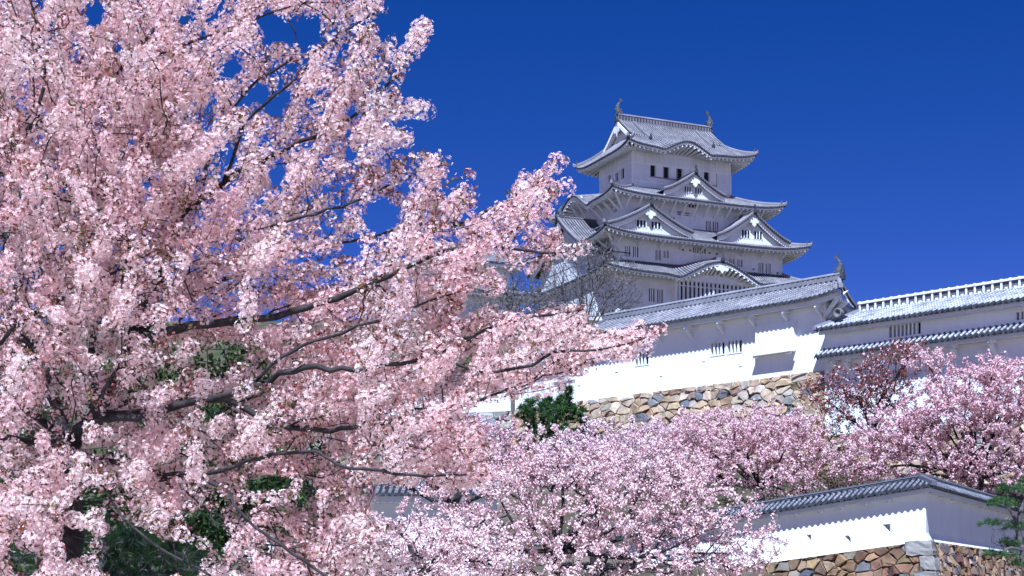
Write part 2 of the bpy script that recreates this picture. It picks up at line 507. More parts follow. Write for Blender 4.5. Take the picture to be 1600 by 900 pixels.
def wedge_orn(mb, p, d, s=0.5, m=0):
    """demon-face end tile: a stepped block with a horn"""
    p = Vector(p); d = Vector(d).normalized(); sd = Vector((-d.y, d.x, 0)).normalized()
    prof = [(-0.45, 0), (-0.5, 0.35), (-0.3, 0.75), (-0.12, 0.9), (-0.05, 1.35), (0.05, 1.35), (0.12, 0.9), (0.3, 0.75), (0.5, 0.35), (0.45, 0)]
    k = len(prof)
    vs = [p + sd * a * s + Vector((0, 0, b * s)) for a, b in prof] + [p + d * 0.3 * s + sd * a * s * 0.85 + Vector((0, 0, b * s)) for a, b in prof]
    mb.add(vs, [(i, (i + 1) % k, k + (i + 1) % k, k + i) for i in range(k)] + [tuple(range(k))[::-1], tuple(range(k, 2 * k))], m)

def fish(parent, p, dx, s=1.0):
    """roof-ridge fish: head down on the ridge, curved scaled body, fins, split tail up"""
    mb = MB()
    path = [(0.10, 0.0), (0.0, 0.22), (-0.10, 0.5), (-0.12, 0.8), (-0.02, 1.08), (0.12, 1.32), (0.22, 1.5)]
    rad = [0.34, 0.36, 0.30, 0.24, 0.17, 0.10, 0.05]
    rings = []
    for i, ((x, z), r_) in enumerate(zip(path, rad)):
        a = Vector(path[min(i + 1, len(path) - 1)]) - Vector(path[max(i - 1, 0)])
        t = Vector((a.x, 0, a.y)).normalized(); nrm = Vector((t.z, 0, -t.x))
        rings.append([(p[0] + dx * s * (x + nrm.x * r_ * math.cos(q)), p[1] + s * 0.7 * r_ * math.sin(q), p[2] + s * (z + nrm.z * r_ * math.cos(q))) for q in [j * math.pi / 4 for j in range(9)]])
    mb.grid(rings)
    def fin(pts, th=0.05):
        k = len(pts)
        vs = [(p[0] + dx * s * x, p[1] - th * s, p[2] + s * z) for x, z in pts] + [(p[0] + dx * s * x, p[1] + th * s, p[2] + s * z) for x, z in pts]
        mb.add(vs, [(i, (i + 1) % k, k + (i + 1) % k, k + i) for i in range(k)] + [tuple(range(k)), tuple(range(2 * k - 1, k - 1, -1))])
    fin([(0.14, 1.4), (0.05, 1.75), (0.2, 1.66), (0.3, 1.9), (0.36, 1.62), (0.62, 1.66), (0.46, 1.45), (0.26, 1.34)])
    fin([(-0.36, 0.25), (-0.62, 0.5), (-0.44, 0.55), (-0.52, 0.8), (-0.32, 0.75), (-0.28, 0.95), (-0.16, 0.9), (-0.2, 0.3)])
    fin([(0.22, 0.35), (0.5, 0.45), (0.34, 0.62), (0.14, 0.6)], 0.12)
    fin([(0.3, 0.0), (0.5, 0.18), (0.36, 0.25), (0.0, 0.25), (-0.3, 0.1), (-0.34, -0.12), (0.34, -0.12)], 0.22)
    return mb.build('ridge_ornament', M_METAL, parent)

def ridge(mb, a, b, w=0.42, h=0.55, m=0, ribs=0.4, me=1, rm=None):
    """stacked ridge tiles: body, cap and the round tiles that show along its sides"""
    a, b = Vector(a), Vector(b)
    L = (b - a).length; d = (b - a).normalized(); sd = Vector((d.y, -d.x, 0)).normalized()
    mb.sweep([a, b], [(-w / 2, -0.25), (w / 2, -0.25), (w / 2, h * 0.7), (w * 0.62, h * 0.72), (w * 0.5, h * 0.86), (w * 0.2, h), (-w * 0.2, h), (-w * 0.5, h * 0.86), (-w * 0.62, h * 0.72), (-w / 2, h * 0.7)], m)
    k = int(L / ribs)
    for i in range(k):
        c = a + d * (i + 0.5) * L / k
        for sg in (-1, 1):
            q = c + sd * sg * (w / 2 + 0.012)
            z0, z1 = q.z + h * 0.12, q.z + h * 0.62
            o = d * ribs * 0.22
            t = sd * sg * 0.035
            vs = [q - o, q + o, q + o + t, q - o + t]
            mb.hexa([Vector((v.x, v.y, z0)) for v in vs] + [Vector((v.x, v.y, z1)) for v in vs], me if rm is None else rm)

def gable(parent, cx, yf, zb, hw, hh, depth, name='gable', out=(0, -1), ww=0.55, win=True, orn=True, pitch=0.42, tm=None):
    """dormer gable with curved slopes: ridge runs back from the face; children: tiles, bargeboard, pendant, windows"""
    tm = tm or M_TILE_K
    def prof(q): return 1.28 * q - 0.28 * q * q - 0.035 * max(0, q - 0.8) / 0.2
    def L(x, d, z):                                                           # x across the face, d back from the face
        if out == (0, -1): return (cx + x, yf + d, z)
        return (yf + d, cx - x, z)                                            # faces -x
    body = MB()
    n = 12
    tri = [L(-hw * 0.86, ww, zb - 0.3)] + [L(hw * 0.86 * (2 * i / n - 1), ww, zb + hh * (1 - prof(abs(2 * i / n - 1) * 0.86 + 0.07)) - 0.28) for i in range(n + 1)] + [L(hw * 0.86, ww, zb - 0.3)]
    body.add(tri, [tuple(range(len(tri)))[::-1]])
    g = body.build(name, M_KEEP, parent)
    t = MB()
    for sg in (-1, 1):
        def f(a, k, sg=sg):
            return L(sg * hw * (0.02 + k * 0.98), a, zb + hh * (1 - prof(k)) + 0.08), k * math.hypot(hw, hh)
        slope_sheet(t, -0.12, depth, pitch, 7, Fn(f), 0.10, 0, 1, 0.12, flip=(sg > 0) ^ (out != (0, -1)))
        # rake tiles riding on the front edge
        pts = [L(sg * hw * k, 0.0, zb + hh * (1 - prof(k)) + 0.1) for k in [i / 10 for i in range(11)]]
        t.sweep(pts, [(-0.22, -0.08), (0.22, -0.08), (0.22, 0.2), (0.1, 0.3), (-0.1, 0.3), (-0.22, 0.2)], 0, side=(0, 1, 0) if out == (0, -1) else (1, 0, 0))
        for i in range(int(hw / 0.3)):
            k = (i + 0.5) / int(hw / 0.3)
            p = L(sg * hw * k, -0.24, zb + hh * (1 - prof(k)) + 0.05)
            t.box(p[0] - 0.09, p[0] + 0.09, p[1] - 0.09, p[1] + 0.09, p[2] - 0.09, p[2] + 0.09, 1)
    a, b = L(0, -0.15, zb + hh + 0.12), L(0, depth, zb + hh + 0.12)
    ridge(t, a, b, 0.34, 0.36, 0, 0.4, 1)
    wedge_orn(t, L(0, -0.3, zb + hh + 0.1), (0, -1, 0) if out == (0, -1) else (-1, 0, 0), 0.55, 1)
    if orn:
        q = Vector(L(0, -0.25, zb + hh + 0.7))
        t.box(q.x - 0.07, q.x + 0.07, q.y - 0.07, q.y + 0.07, q.z - 0.1, q.z + 0.45, 1)
        t.box(q.x - 0.16, q.x + 0.16, q.y - 0.1, q.y + 0.1, q.z + 0.1, q.z + 0.24, 1)
    t.build('gable_tiles', [tm, M_END], g)
    bb = MB()
    for sg in (-1, 1):
        pts = [L(sg * hw * 0.97 * k, 0.06, zb + hh * (1 - prof(k))) for k in [i / 12 for i in range(13)]]
        sd = (0, 1, 0) if out == (0, -1) else (1, 0, 0)
        bb.sweep(pts, [(-0.09, -0.16), (0.12, -0.16), (0.12, -0.02), (-0.09, -0.02)], 0, side=sd)
        pts = [(p[0] + (0.1 if out != (0, -1) else 0), p[1] + (0.1 if out == (0, -1) else 0), p[2] - 0.17) for p in pts]
        bb.sweep(pts, [(-0.1, -0.42), (0.1, -0.42), (0.1, 0.0), (-0.1, 0.0)], 0, side=sd)
    bb.build('bargeboard', M_TRIM, g)
    pd = MB()
    s_ = min(1.0, hw / 3.2)
    op = [(-0.12, 0.1), (-0.4, -0.15), (-0.72, -0.3), (-0.62, -0.62), (-0.3, -0.6), (-0.28, -0.85), (0, -1.12), (0.28, -0.85), (0.3, -0.6), (0.62, -0.62), (0.72, -0.3), (0.4, -0.15), (0.12, 0.1)]
    vs = [L(x * s_, -0.1, zb + hh - 0.55 + z * s_) for x, z in op] + [L(x * s_, 0.12, zb + hh - 0.55 + z * s_) for x, z in op]
    k = len(op)
    pd.add(vs, [tuple(range(k)), tuple(range(2 * k - 1, k - 1, -1))] + [(i, k + i, k + (i + 1) % k, (i + 1) % k) for i in range(k)])
    pd.build('pendant', M_KEEP, g)
    if win:
        for sx in (-1, 1):
            w = MB()
            c = sx * hw * 0.17
            w0, w1, z0, z1 = c - hw * 0.115, c + hw * 0.115, zb + hh * 0.13, zb + hh * 0.40
            def q(x0, x1, d0, d1, za, zc, mm):
                w.hexa([L(x0, d0, za), L(x1, d0, za), L(x1, d1, za), L(x0, d1, za), L(x0, d0, zc), L(x1, d0, zc), L(x1, d1, zc), L(x0, d1, zc)], mm)
            q(w0, w1, ww - 0.02, ww - 0.003, z0, z1, 1)
            for i in range(4):
                x = w0 + (w1 - w0) * i / 3
                q(x - 0.055, x + 0.055, ww - 0.1, ww - 0.022, z0 - 0.05, z1 + 0.05, 0)
            w.build('window', [M_TRIM, M_DARK], g)
    return g
# ------------------------------------------------------------------ castle keep
KF = Frame((19.87, 205, EYE), R(24))
keep = empty('castle_keep', KF.loc, KF.rz)
tag(keep, 'tall white five tiered castle keep with stacked grey tiled roofs on the hilltop', 'castle keep')

def rwin(fr, px0, py0, py1, px1, y=None, x=None):
    p, q, r_ = fr.ray(px0, py0, y, x), fr.ray(px0, py1, y, x), fr.ray(px1, py0, y, x)
    i = 0 if y is not None else 1
    a0, a1 = sorted((p[i], r_[i]))
    return rect(a0, a1, q[2], p[2])

def tier_wall(hw, hd, z0, z1, front=(), left=(), name='wall'):
    mb = MB()
    to_f = lambda a, z, d: (a, -hd + d, z)
    to_l = lambda a, z, d: (-hw + d, a, z)
    panel(mb, rect(-hw, hw, z0, z1), [list(h) for h in front], to_f, 0.3)
    panel(mb, rect(-hd, hd, z0, z1), [list(h) for h in left], to_l, 0.3)
    mb.add([(hw, -hd, z0), (hw, hd, z0), (hw, hd, z1), (hw, -hd, z1)], [(0, 1, 2, 3)])
    mb.add([(hw, hd, z0), (-hw, hd, z0), (-hw, hd, z1), (hw, hd, z1)], [(0, 1, 2, 3)])
    return mb.build(name, [M_KEEP, M_DARK], keep), to_f, to_l

def nb(h, pitch=0.27): return max(1, int(round((h[1][0] - h[0][0]) / pitch)))

# top storey
Y0, X0 = -4.54, -7.2
top_f = [rwin(KF, a, b, b + 19.5, a + 8, Y0) for a, b in ((1016.3, 255.7), (1037.3, 258.5), (1058.2, 262), (1100, 268))]
top_l = [rwin(KF, a, b, b + c, a + d, None, X0) for a, b, c, d in ((970.2, 264.5, 17, 5), (961.5, 271, 14, 4.2), (950, 275, 12, 4))]
w0, tf0, tl0 = tier_wall(7.2, 4.54, 51.6, 57.3, top_f, top_l)
tr = MB()
for z in (55.35, 53.05):                                                       # horizontal plastered beams
    tr.box(-7.26, 7.26, -4.60, -4.543, z - 0.12, z + 0.12)
    tr.box(-7.26, -7.203, -4.54, 4.54, z - 0.12, z + 0.12)
    if z < 54: break
for i in range(8):
    u = -7.14 + i * 14.28 / 7
    tr.box(u - 0.1, u + 0.1, -4.59, -4.543, 55.48, 57.2)
for i in range(5):
    v = -4.4 + i * 8.8 / 4
    tr.box(-7.25, -7.203, v - 0.1, v + 0.1, 55.48, 57.2)
for (u) in (-7.2, 7.2):
    tr.box(u - 0.12, u + 0.12, -4.62, -4.545, 51.7, 55.2)
tr.build('wall_beam', M_TRIM, keep)
for h in top_f:
    sh = MB()
    a0, a1, z0, z1 = h[0][0], h[1][0], h[0][1], h[2][1]
    sh.box(a1 + 0.1, a1 + 1.05, -4.58, -4.543, z0 + 0.02, z1 - 0.02, 0)
    sh.box(a0 - 0.1, a1 + 1.2, -4.63, -4.543, z0 - 0.14, z0 - 0.01, 1)
    sh.box(a0 - 0.1, a1 + 1.2, -4.62, -4.543, z1 + 0.01, z1 + 0.1, 0)
    sh.box(a1 + 1.06, a1 + 1.13, -4.6, -4.543, z0, z1, 1)
    sh.build('shutter', [M_TRIM, M_WOOD], keep)
for h in top_l:
    sh = MB()
    sh.box(-7.28, -7.203, h[0][0] - 0.1, h[1][0] + 0.1, h[0][1] - 0.14, h[0][1] - 0.01, 0)
    sh.build('window_sill', M_TRIM, keep)

# second storey from the top
Y1, X1 = -7.1, -10.0
f1 = [rwin(KF, 1103, 344.5, 361, 1110.9, Y1), rwin(KF, 1114, 346.3, 362.5, 1122.3, Y1), rwin(KF, 1046, 338, 350, 1054, Y1),
      rwin(KF, 1057.8, 330, 335.2, 1065, Y1), rwin(KF, 1069.8, 331.6, 336.8, 1077.2, Y1), rwin(KF, 1070.6, 316, 323.5, 1090.6, Y1)]
l1 = [rwin(KF, 954, 322, 327, 957, None, X1), rwin(KF, 960.5, 316, 321, 963.5, None, X1), rwin(KF, 960.5, 327, 332, 963.5, None, X1)]
w1, tf1, tl1 = tier_wall(10.0, 7.1, 46.2, 51.0, f1, l1)
for h in f1[:3]: bars(keep, h, tf1, 2, 0.12)
bars(keep, f1[5], tf1, 3, 0.16)
for h in f1[3:5]:
    mb = MB(); zc = (h[0][1] + h[2][1]) / 2
    mb.box(h[0][0], h[1][0], Y1 + 0.05, Y1 + 0.15, zc - 0.06, zc + 0.06); mb.build('vent_bar', M_TRIM, keep)

# third storey
Y2, X2 = -9.11, -12.13
f2 = [rwin(KF, *q, Y2) for q in ((976.9, 384, 400, 984.8), (989.3, 385.2, 401.4, 997.6), (1024.4, 390, 406.3, 1032.5), (1037, 391.6, 402.8, 1045),
      (1083, 386, 394.5, 1092), (1093.7, 387.3, 395.8, 1102.7), (1140, 404, 415, 1147.6), (1152.5, 405.4, 417, 1160.2), (1185.3, 410, 426, 1192.8), (1197, 411.4, 427.4, 1204.3))]
v2 = [rwin(KF, *q, Y2) for q in ((1065, 388.4, 391.6, 1068.4), (1077, 389.4, 392.6, 1080), (1107.4, 393.5, 396.8, 1110.8), (1119, 394.8, 398.2, 1122), (1176, 419, 422.4, 1179), (1213.6, 425, 428.6, 1216.8))]
w2, tf2, tl2 = tier_wall(12.13, 9.11, 40.9, 45.4, f2 + v2)
for h in f2: bars(keep, h, tf2, 2, 0.13)

# fourth storey with the wide latticed bay under the curved gable
Y3, X3 = -9.5, -12.4
f3 = [rwin(KF, 1014, 450, 471, 1023.2, Y3), rwin(KF, 1027, 452, 473, 1036, Y3)]
w3, tf3, tl3 = tier_wall(12.4, 9.5, 26, 40.8, f3)
for h in f3: bars(keep, h, tf3, 2, 0.14)
YB = -10.35
bl, br = KF.ray(1055, 440, YB)[0], KF.ray(1205, 440, YB)[0]
cx_b = KF.ray(1128, 420, -11.8)[0]
sk3 = Skirt(0, 0, 12.13, 9.11, 15.0, 11.9, 41.8, 40.0, 0.7, 0.25, {'list': [('f', cx_b, 6.0, 2.1, 0.3)]})
bay = MB()
zt_, zb_ = KF.ray(1057, 434, YB)[2], KF.ray(1057, 470, YB)[2]
zl0 = zb_ - 1.0
tb = lambda a, z, d: (a, YB + d, z)
lat = [rect(bl + 0.35, br - 0.35, zl0, zt_ - 0.25)]
top_ = [(a, max(zt_ - 0.1, sk3.z(0.44, 0, 'f', a) - 0.3)) for a in np.linspace(br, bl, 15)]
panel(bay, [(bl, zl0 - 4), (br, zl0 - 4)] + top_, lat, tb, 0.5)
bay.box(bl, bl + 0.05, YB + 0.002, Y3, zl0 - 4, top_[-1][1])
bay.box(br - 0.05, br, YB + 0.002, Y3, zl0 - 4, top_[0][1])
byo = bay.build('latticed_bay', [M_TRIM, M_DARK], keep)
lt = MB()
n = 22
for i in range(n):
    c = lat[0][0][0] + (lat[0][1][0] - lat[0][0][0]) * (i + 0.5) / n
    lt.box(c - 0.15, c + 0.15, YB + 0.02, YB + 0.2, zl0, zt_ - 0.252)
lt.box(lat[0][0][0], lat[0][1][0], YB + 0.05, YB + 0.17, zl0 + 2.9, zl0 + 3.05)
lt.build('lattice', M_KEEP, byo)
bm_ = MB()
bm_.box(bl - 0.2, br + 0.2, YB - 0.16, YB - 0.003, zt_ - 0.2, zt_ + 0.12)
bm_.box(bl - 0.1, br + 0.1, YB - 0.12, YB - 0.003, zt_ + 0.55, zt_ + 0.8)
bm_.build('bay_beam', M_TRIM, byo)
cv = MB()                                                                      # carved frog-leg struts and scrolls under the arch
for sx in (-1, 1):
    cv = MB()
    for j in range(3):
        x = cx_b + sx * (0.75 + j * 0.95)
        r_ = 0.36 - j * 0.05
        ring = [(x + r_ * math.cos(q) * 1.3, YB - 0.1, zt_ + 1.05 + r_ * math.sin(q)) for q in [i * math.pi / 5 for i in range(11)]]
        for p, q in zip(ring[:-1], ring[1:]): cv.bar(p, q, 0.16, 0.14)
    cv.build('carving', M_WOOD, byo)

# roofs of the keep
def tier_roof(sk, wall, zs, name='roof', hip_c=((-1, -1), (1, -1), (-1, 1), (1, 1)), thick=None, pitch=0.36, rh=0.10, sides='fblr'):
    t = MB(); sk.tiles(t, pitch, rh, 6, sides, 0, 1, 0.2)
    sk.hips(t, hip_c, 0.34, 0.36, 0)
    for (sx, sy) in hip_c:
        k = 0.93
        p = (sk.cx + sx * (sk.gu + k * (sk.ew - sk.gu)), sk.cy + sy * (sk.vg + k * (sk.ed - sk.vg)), sk.z(k, 1, '-', 0) + 0.2)
        wedge_orn(t, p, (sx, sy, 0), 0.42, 1)
    r_ = t.build(name, [M_TILE_K, M_END], keep)
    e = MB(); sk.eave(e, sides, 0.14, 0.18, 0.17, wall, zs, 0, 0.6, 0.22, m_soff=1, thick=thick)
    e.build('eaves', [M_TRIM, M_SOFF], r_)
    return r_

def arch_thick(side, c, hw, amt):
    return lambda n, a: 1.0 + (amt * max(0, math.cos(min(1, abs((a - c) / (hw * 1.1))) * math.pi / 2)) ** 0.5 if n == side else 0)

c0 = KF.ray(1077, 240, -7.4)[0]
sk0 = Skirt(0, 0, 6.5, 3.6, 9.33, 7.42, 59.15, 56.75, 0.7, 0.22, {'list': [('f', c0, 3.5, 1.25, 0.9)]})
r0 = tier_roof(sk0, (7.2, 4.54), 57.15, thick=arch_thick('f', c0, 3.5, 0.5))
t = MB()
def upz(q): return 61.85 - 5.05 * (1.22 * q - 0.22 * q * q)
for sg in (-1, 1):
    fn = Fn(lambda a, k, sg=sg: ((a, sg * 3.66 * k, upz(3.66 * k / 7.42) + (0.25 * (abs(a) / 6.95) ** 6)), 4.6 * k))
    slope_sheet(t, -6.95, 6.95, 0.36, 5, fn, 0.10, 0, 1, 0.05, flip=sg > 0)
ridge(t, (-6.9, 0, 61.95), (6.9, 0, 61.95), 0.5, 0.85, 0, 0.42, 1)
for sx in (-1, 1):
    for sg in (-1, 1):                                                         # descending ridges with end tiles
        for uu in (6.7, 4.6):
            pts = [(sx * uu, sg * v, upz(v / 7.42) + 0.1) for v in (0.2, 1.0, 2.0, 3.0, 3.8, 4.6)] if uu == 4.6 else [(sx * uu, sg * v, upz(v / 7.42) + 0.1) for v in (0.2, 1.0, 2.0, 3.0, 3.6)]
            if uu == 4.6 and sx * 4.6 > 0 and False: continue
            t.sweep(pts, [(-0.15, -0.05), (0.15, -0.05), (0.12, 0.25), (-0.12, 0.25)], 0, side=(1, 0, 0))
            if uu == 4.6: wedge_orn(t, (pts[-1][0], pts[-1][1], pts[-1][2]), (0, sg, 0), 0.5, 1)
    wedge_orn(t, (sx * 7.0, 0, 61.7), (sx, 0, 0), 0.75, 1)
t.build('upper_roof', [M_TILE_K, M_END], r0)
for sx in (-1, 1):
    g = MB()
    tri = [(sx * 6.3, -3.5, 58.9)] + [(sx * 6.3, v, upz(abs(v) / 7.42) - 0.12) for v in np.linspace(-3.5, 3.5, 9)] + [(sx * 6.3, 3.5, 58.9)]
    g.add(tri, [tuple(range(len(tri)))])
    for sg in (-1, 1):
        pts = [(sx * 6.9, sg * v, upz(v / 7.42) - 0.08) for v in np.linspace(0, 3.8, 8)]
        g.sweep(pts, [(-0.12, -0.5), (0.12, -0.5), (0.12, 0), (-0.12, 0)], 0, side=(1, 0, 0))
        pts = [(sx * 6.66, sg * v, upz(v / 7.42) - 0.45) for v in np.linspace(0, 3.6, 8)]
        g.sweep(pts, [(-0.12, -0.35), (0.12, -0.35), (0.12, 0), (-0.12, 0)], 0, side=(1, 0, 0))
    op = [(0, 0.1), (0.4, -0.1), (0.75, -0.3), (0.6, -0.7), (0.25, -0.7), (0, -1.3), (-0.25, -0.7), (-0.6, -0.7), (-0.75, -0.3), (-0.4, -0.1)]
    k = len(op)
    vs = [(sx * 7.04, y, 61.0 + z) for y, z in op] + [(sx * 6.85, y, 61.0 + z) for y, z in op]
    g.add(vs, [tuple(range(k)), tuple(range(2 * k - 1, k - 1, -1))] + [(i, (i + 1) % k, k + (i + 1) % k, k + i) for i in range(k)], 1)
    g.build('gable', [M_TRIM, M_KEEP], r0)
    fish(keep, (sx * 6.75, 0, 62.75), sx * -1, 1.12)
c_l1 = KF.ray(905, 310, None, -12.5)[1]
sk1 = Skirt(0, 0, 7.2, 4.54, 12.52, 9.2, 52.3, 50.15, 0.65, 0.3, {'list': [('l', 2.2, 4.4, 1.9, 0.5)]})
r1 = tier_roof(sk1, (10, 7.1), 50.6, thick=arch_thick('l', 2.2, 4.4, 0.9))
sk2 = Skirt(0, 0, 10, 7.1, 14.73, 11.58, 47.0, 44.5, 0.8, 0.3)
r2 = tier_roof(sk2, (12.13, 9.11), 45.0)
sk3 = Skirt(0, 0, 12.13, 9.11, 15.0, 11.9, 41.8, 40.0, 0.7, 0.25, {'list': [('f', cx_b, 6.0, 2.1, 0.3)]})
r3 = tier_roof(sk3, (12.4, 9.5), 40.4, thick=arch_thick('f', cx_b, 6.0, 0.9))
t = MB()
wedge_orn(t, (cx_b, -12.0, sk3.z(1, 0, 'f', cx_b) + 0.1), (0, -1, 0), 0.6, 1)
t.sweep([(cx_b, -12.0, sk3.z(1, 0, 'f', cx_b) + 0.1), (cx_b, -10.5, sk3.z(.5, 0, 'f', cx_b) + 0.15), (cx_b, -9.2, sk3.z(0.03, 0, 'f', cx_b) + 0.15)], [(-0.2, -0.1), (0.2, -0.1), (0.15, 0.3), (-0.15, 0.3)], 0, side=(1, 0, 0))
t.build('arch_ridge', [M_TILE_K, M_END], r3)
pd = MB()
op = [(-0.12, 0.1), (-0.5, -0.1), (-0.95, -0.3), (-0.8, -0.6), (-0.3, -0.55), (0, -0.95), (0.3, -0.55), (0.8, -0.6), (0.95, -0.3), (0.5, -0.1), (0.12, 0.1)]
zz = sk3.z(1, 0, 'f', cx_b) - 0.55
vs = [(cx_b + x, -11.9, zz + z) for x, z in op] + [(cx_b + x, -11.65, zz + z) for x, z in op]
k = len(op)
pd.add(vs, [tuple(range(k)), tuple(range(2 * k - 1, k - 1, -1))] + [(i, (i + 1) % k, k + (i + 1) % k, k + i) for i in range(k)])
pd.build('pendant', M_KEEP, r3)

# dormer gables on the roofs
def kg(ax, ay, fx, yf, hw_px, zb):
    p = KF.ray(ax, ay, yf)
    return p[0], p[2]
x_, z_ = kg(1086, 272, 0, -8.55, 0, 0); gable(keep, x_, -8.55, 51.0, 4.5, z_ - 51.0, 4.2)
x_, z_ = kg(1016.5, 322, 0, -10.9, 0, 0); gable(keep, x_, -10.9, 45.35, 6.0, z_ - 45.35, 4.5)
x_, z_ = kg(1178, 334, 0, -10.9, 0, 0); gable(keep, x_, -10.9, 45.35, 5.4, z_ - 45.35, 4.5)
gw = gable(keep, 0.0, -15.3, 42.4, 9.2, 5.9, 5.4, 'end_gable', out=(-1, 0), ww=1.0, win=False)
fish(keep, (-15.0, 0, 48.7), 1, 0.95)
lw = MB(); lw.box(-14.25, -12.2, -7.4, 7.4, 26, 42.6); lw.build('gable_wall', M_KEEP, keep)
def kb(a, b, w=0.17, h=0.22):                                                  # long diagonal eave brackets, each one a part
    m_ = MB(); m_.bar(a, b, w, h); m_.build('eave_bracket', M_TRIM, keep)
for i in range(13):
    u = -9.6 + i * 19.2 / 12
    kb((u, -7.1, 48.6), (u, -8.9, 50.1))
for i in range(9):
    v = -6.6 + i * 13.2 / 8
    kb((-10, v, 48.4), (-12.2, v, 50.3 + (1.3 if abs(v - 2.2) < 3 else 0)))
for i in range(9):
    u = -11.8 + i * 23.6 / 8
    kb((u, -9.11, 43.7), (u, -10.9, 44.5))
kb((-12.1, -9.1, 43.2), (-13.9, -10.8, 44.5), 0.2, 0.25); kb((-10, -7.1, 48.6), (-11.7, -8.5, 50.2), 0.2, 0.25)
kb((-12.13, -6, 43.2), (-13.9, -6, 44.4)); kb((-12.13, -7.6, 43.2), (-13.9, -7.6, 44.4))
sb = MB()
sb.hexa([(-16, -13, 20), (16, -13, 20), (16, 13, 20), (-16, 13, 20), (-14.3, -10.9, 26.002), (14.3, -10.9, 26.002), (14.3, 10.9, 26.002), (-14.3, 10.9, 26.002)])
M_RUB, nt, b = mat('rough_masonry', 0.95)
vo = tex(nt, 'Voronoi', 0.9); rr = ramp(nt, [(0.0, (0.12, 0.11, 0.1)), (1.0, (0.34, 0.32, 0.28))]); nt.links.new(vo.outputs['Color'], rr.inputs[0]); nt.links.new(rr.outputs[0], b.inputs['Base Color'])
bump(nt, b, vo.outputs['Distance'], 1.0, 0.2)
sb.build('stone_base', M_RUB, keep)

# ------------------------------------------------------------------ small turret left of the keep
TF = Frame((*P(800, 0, 182)[:2], EYE), R(26))
tur = empty('corner_turret', TF.loc, TF.rz)
tag(tur, 'small white turret with bell shaped windows half hidden behind blossom left of the keep', 'turret')
zt2 = TF.ray(796, 421, 0)[2]
zbt = TF.ray(796, 455, 0)[2]
mb = MB()
def bell(px, py, s=1.0):
    c = TF.ray(px, py, 0.0)
    pts = [(-0.75, -1.0), (0.75, -1.0), (0.68, 0.0), (0.55, 0.45), (0.28, 0.7), (0, 1.0), (-0.28, 0.7), (-0.55, 0.45), (-0.68, 0.0)]
    return [(c[0] + a * s, c[2] + b_ * s) for a, b_ in pts]
bw = [bell(773, 442, 0.95), bell(737, 438, 0.95)]
to_t = lambda a, z, d: (a, d, z)
xr = TF.ray(796, 430, 0)[0]
panel(mb, rect(xr - 9.5, xr, zbt - 7, zt2 + 0.5), bw, to_t, 0.3)
mb.box(xr - 9.5, xr, 0.31, 7, zbt - 7, zt2 + 0.5)
mb.build('wall', [M_KEEP, M_DARK], tur)
for h in bw:
    w = MB()
    for p, q in zip(h, h[1:] + h[:1]): w.bar((p[0], -0.06, p[1]), (q[0], -0.06, q[1]), 0.1, 0.14)
    for dx in (-0.25, 0.25):
        w.box(sum(p[0] for p in h) / len(h) + dx - 0.06, sum(p[0] for p in h) / len(h) + dx + 0.06, 0.05, 0.15, h[0][1], h[4][1])
    w.build('bell_window', M_METAL, tur)
sk = Skirt(xr - 4.75, 3.5, 3.4, 0.05, 6.2, 5.0, zt2 + 2.7, zt2 + 0.35, 0.5, 0.25)
t = MB(); sk.tiles(t, 0.36, 0.1, 5); sk.hips(t, ((-1, -1), (1, -1), (1, 1), (-1, 1)), 0.3, 0.3)
ridge(t, (xr - 8.2, 3.5, zt2 + 2.75), (xr - 1.3, 3.5, zt2 + 2.75), 0.4, 0.5)
r_ = t.build('roof', [M_TILE_K, M_END], tur)
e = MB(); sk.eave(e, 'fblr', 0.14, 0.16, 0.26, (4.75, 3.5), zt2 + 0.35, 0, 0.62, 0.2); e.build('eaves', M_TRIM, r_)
z2 = TF.ray(801, 462, -0.5)[2]
sk = Skirt(xr - 3.0, 3.5, 4.0, 3.0, 5.6, 5.0, z2 + 1.0, z2, 0.3, 0.2)
t = MB(); sk.tiles(t, 0.36, 0.1, 4)
r_ = t.build('lower_roof', [M_TILE_K, M_END], tur)
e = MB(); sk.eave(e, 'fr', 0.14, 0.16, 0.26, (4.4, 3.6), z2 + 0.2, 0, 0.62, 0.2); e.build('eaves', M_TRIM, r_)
mb = MB(); mb.box(xr - 7.4, xr + 1.4, 0.05, 6.9, 24, z2 + 0.3); mb.build('lower_wall', M_KEEP, tur)

# ------------------------------------------------------------------ long white turret building on the middle wall
LF = Frame((17.95, 90, EYE), R(-45.7))
lb = empty('turret_building', LF.loc, LF.rz)
tag(lb, 'long white building with a grey tiled roof on the tan stone wall below the keep', 'building')
XL = -25.4
ZB = 13.25
xr_e = LF.ray(1314, 455, -0.95)[0]; ze_ = LF.ray(1250, 468.5, -0.95)[2]
yr = 2.1
zr = LF.ray(1130, 459, yr)[2]
xr_r = LF.ray(1311, 428, yr)[0]
xl_r = -18.6
print('LB', xr_e, ze_, zr, xr_r, xl_r)
ws = [rwin(LF, 993, 551.5, 571.5, 1013, 0.0), rwin(LF, 1111, 537, 556, 1132, 0.0), rwin(LF, 1137.3, 533.3, 552.5, 1159, 0.0), rwin(LF, 870, 571, 590, 895, 0.0)]
sl = [rwin(LF, a, b_, b_ + 1.6, a + 5, 0.0) for a, b_ in ((961, 581.5), (1030, 588), (1096.3, 565), (1154, 572.6), (902, 602.5))]
mb = MB()
to_L = lambda a, z, d: (a, d, z)
panel(mb, rect(XL, 0.0, ZB - 0.25, ze_ + 0.35), ws + sl, to_L, 0.35)
mb.add([(0, 0, ZB - .25), (-2.1, 4.2, ZB - .25), (-2.1, 4.2, ze_ + .35), (0, 0, ze_ + .35)], [(0, 1, 2, 3)]); mb.box(XL, -2.11, 4.15, 4.2, ZB - 0.25, ze_ + 0.35); mb.box(XL, XL + 0.004, 0.0, 4.2, ZB - 0.25, ze_ + 0.35)
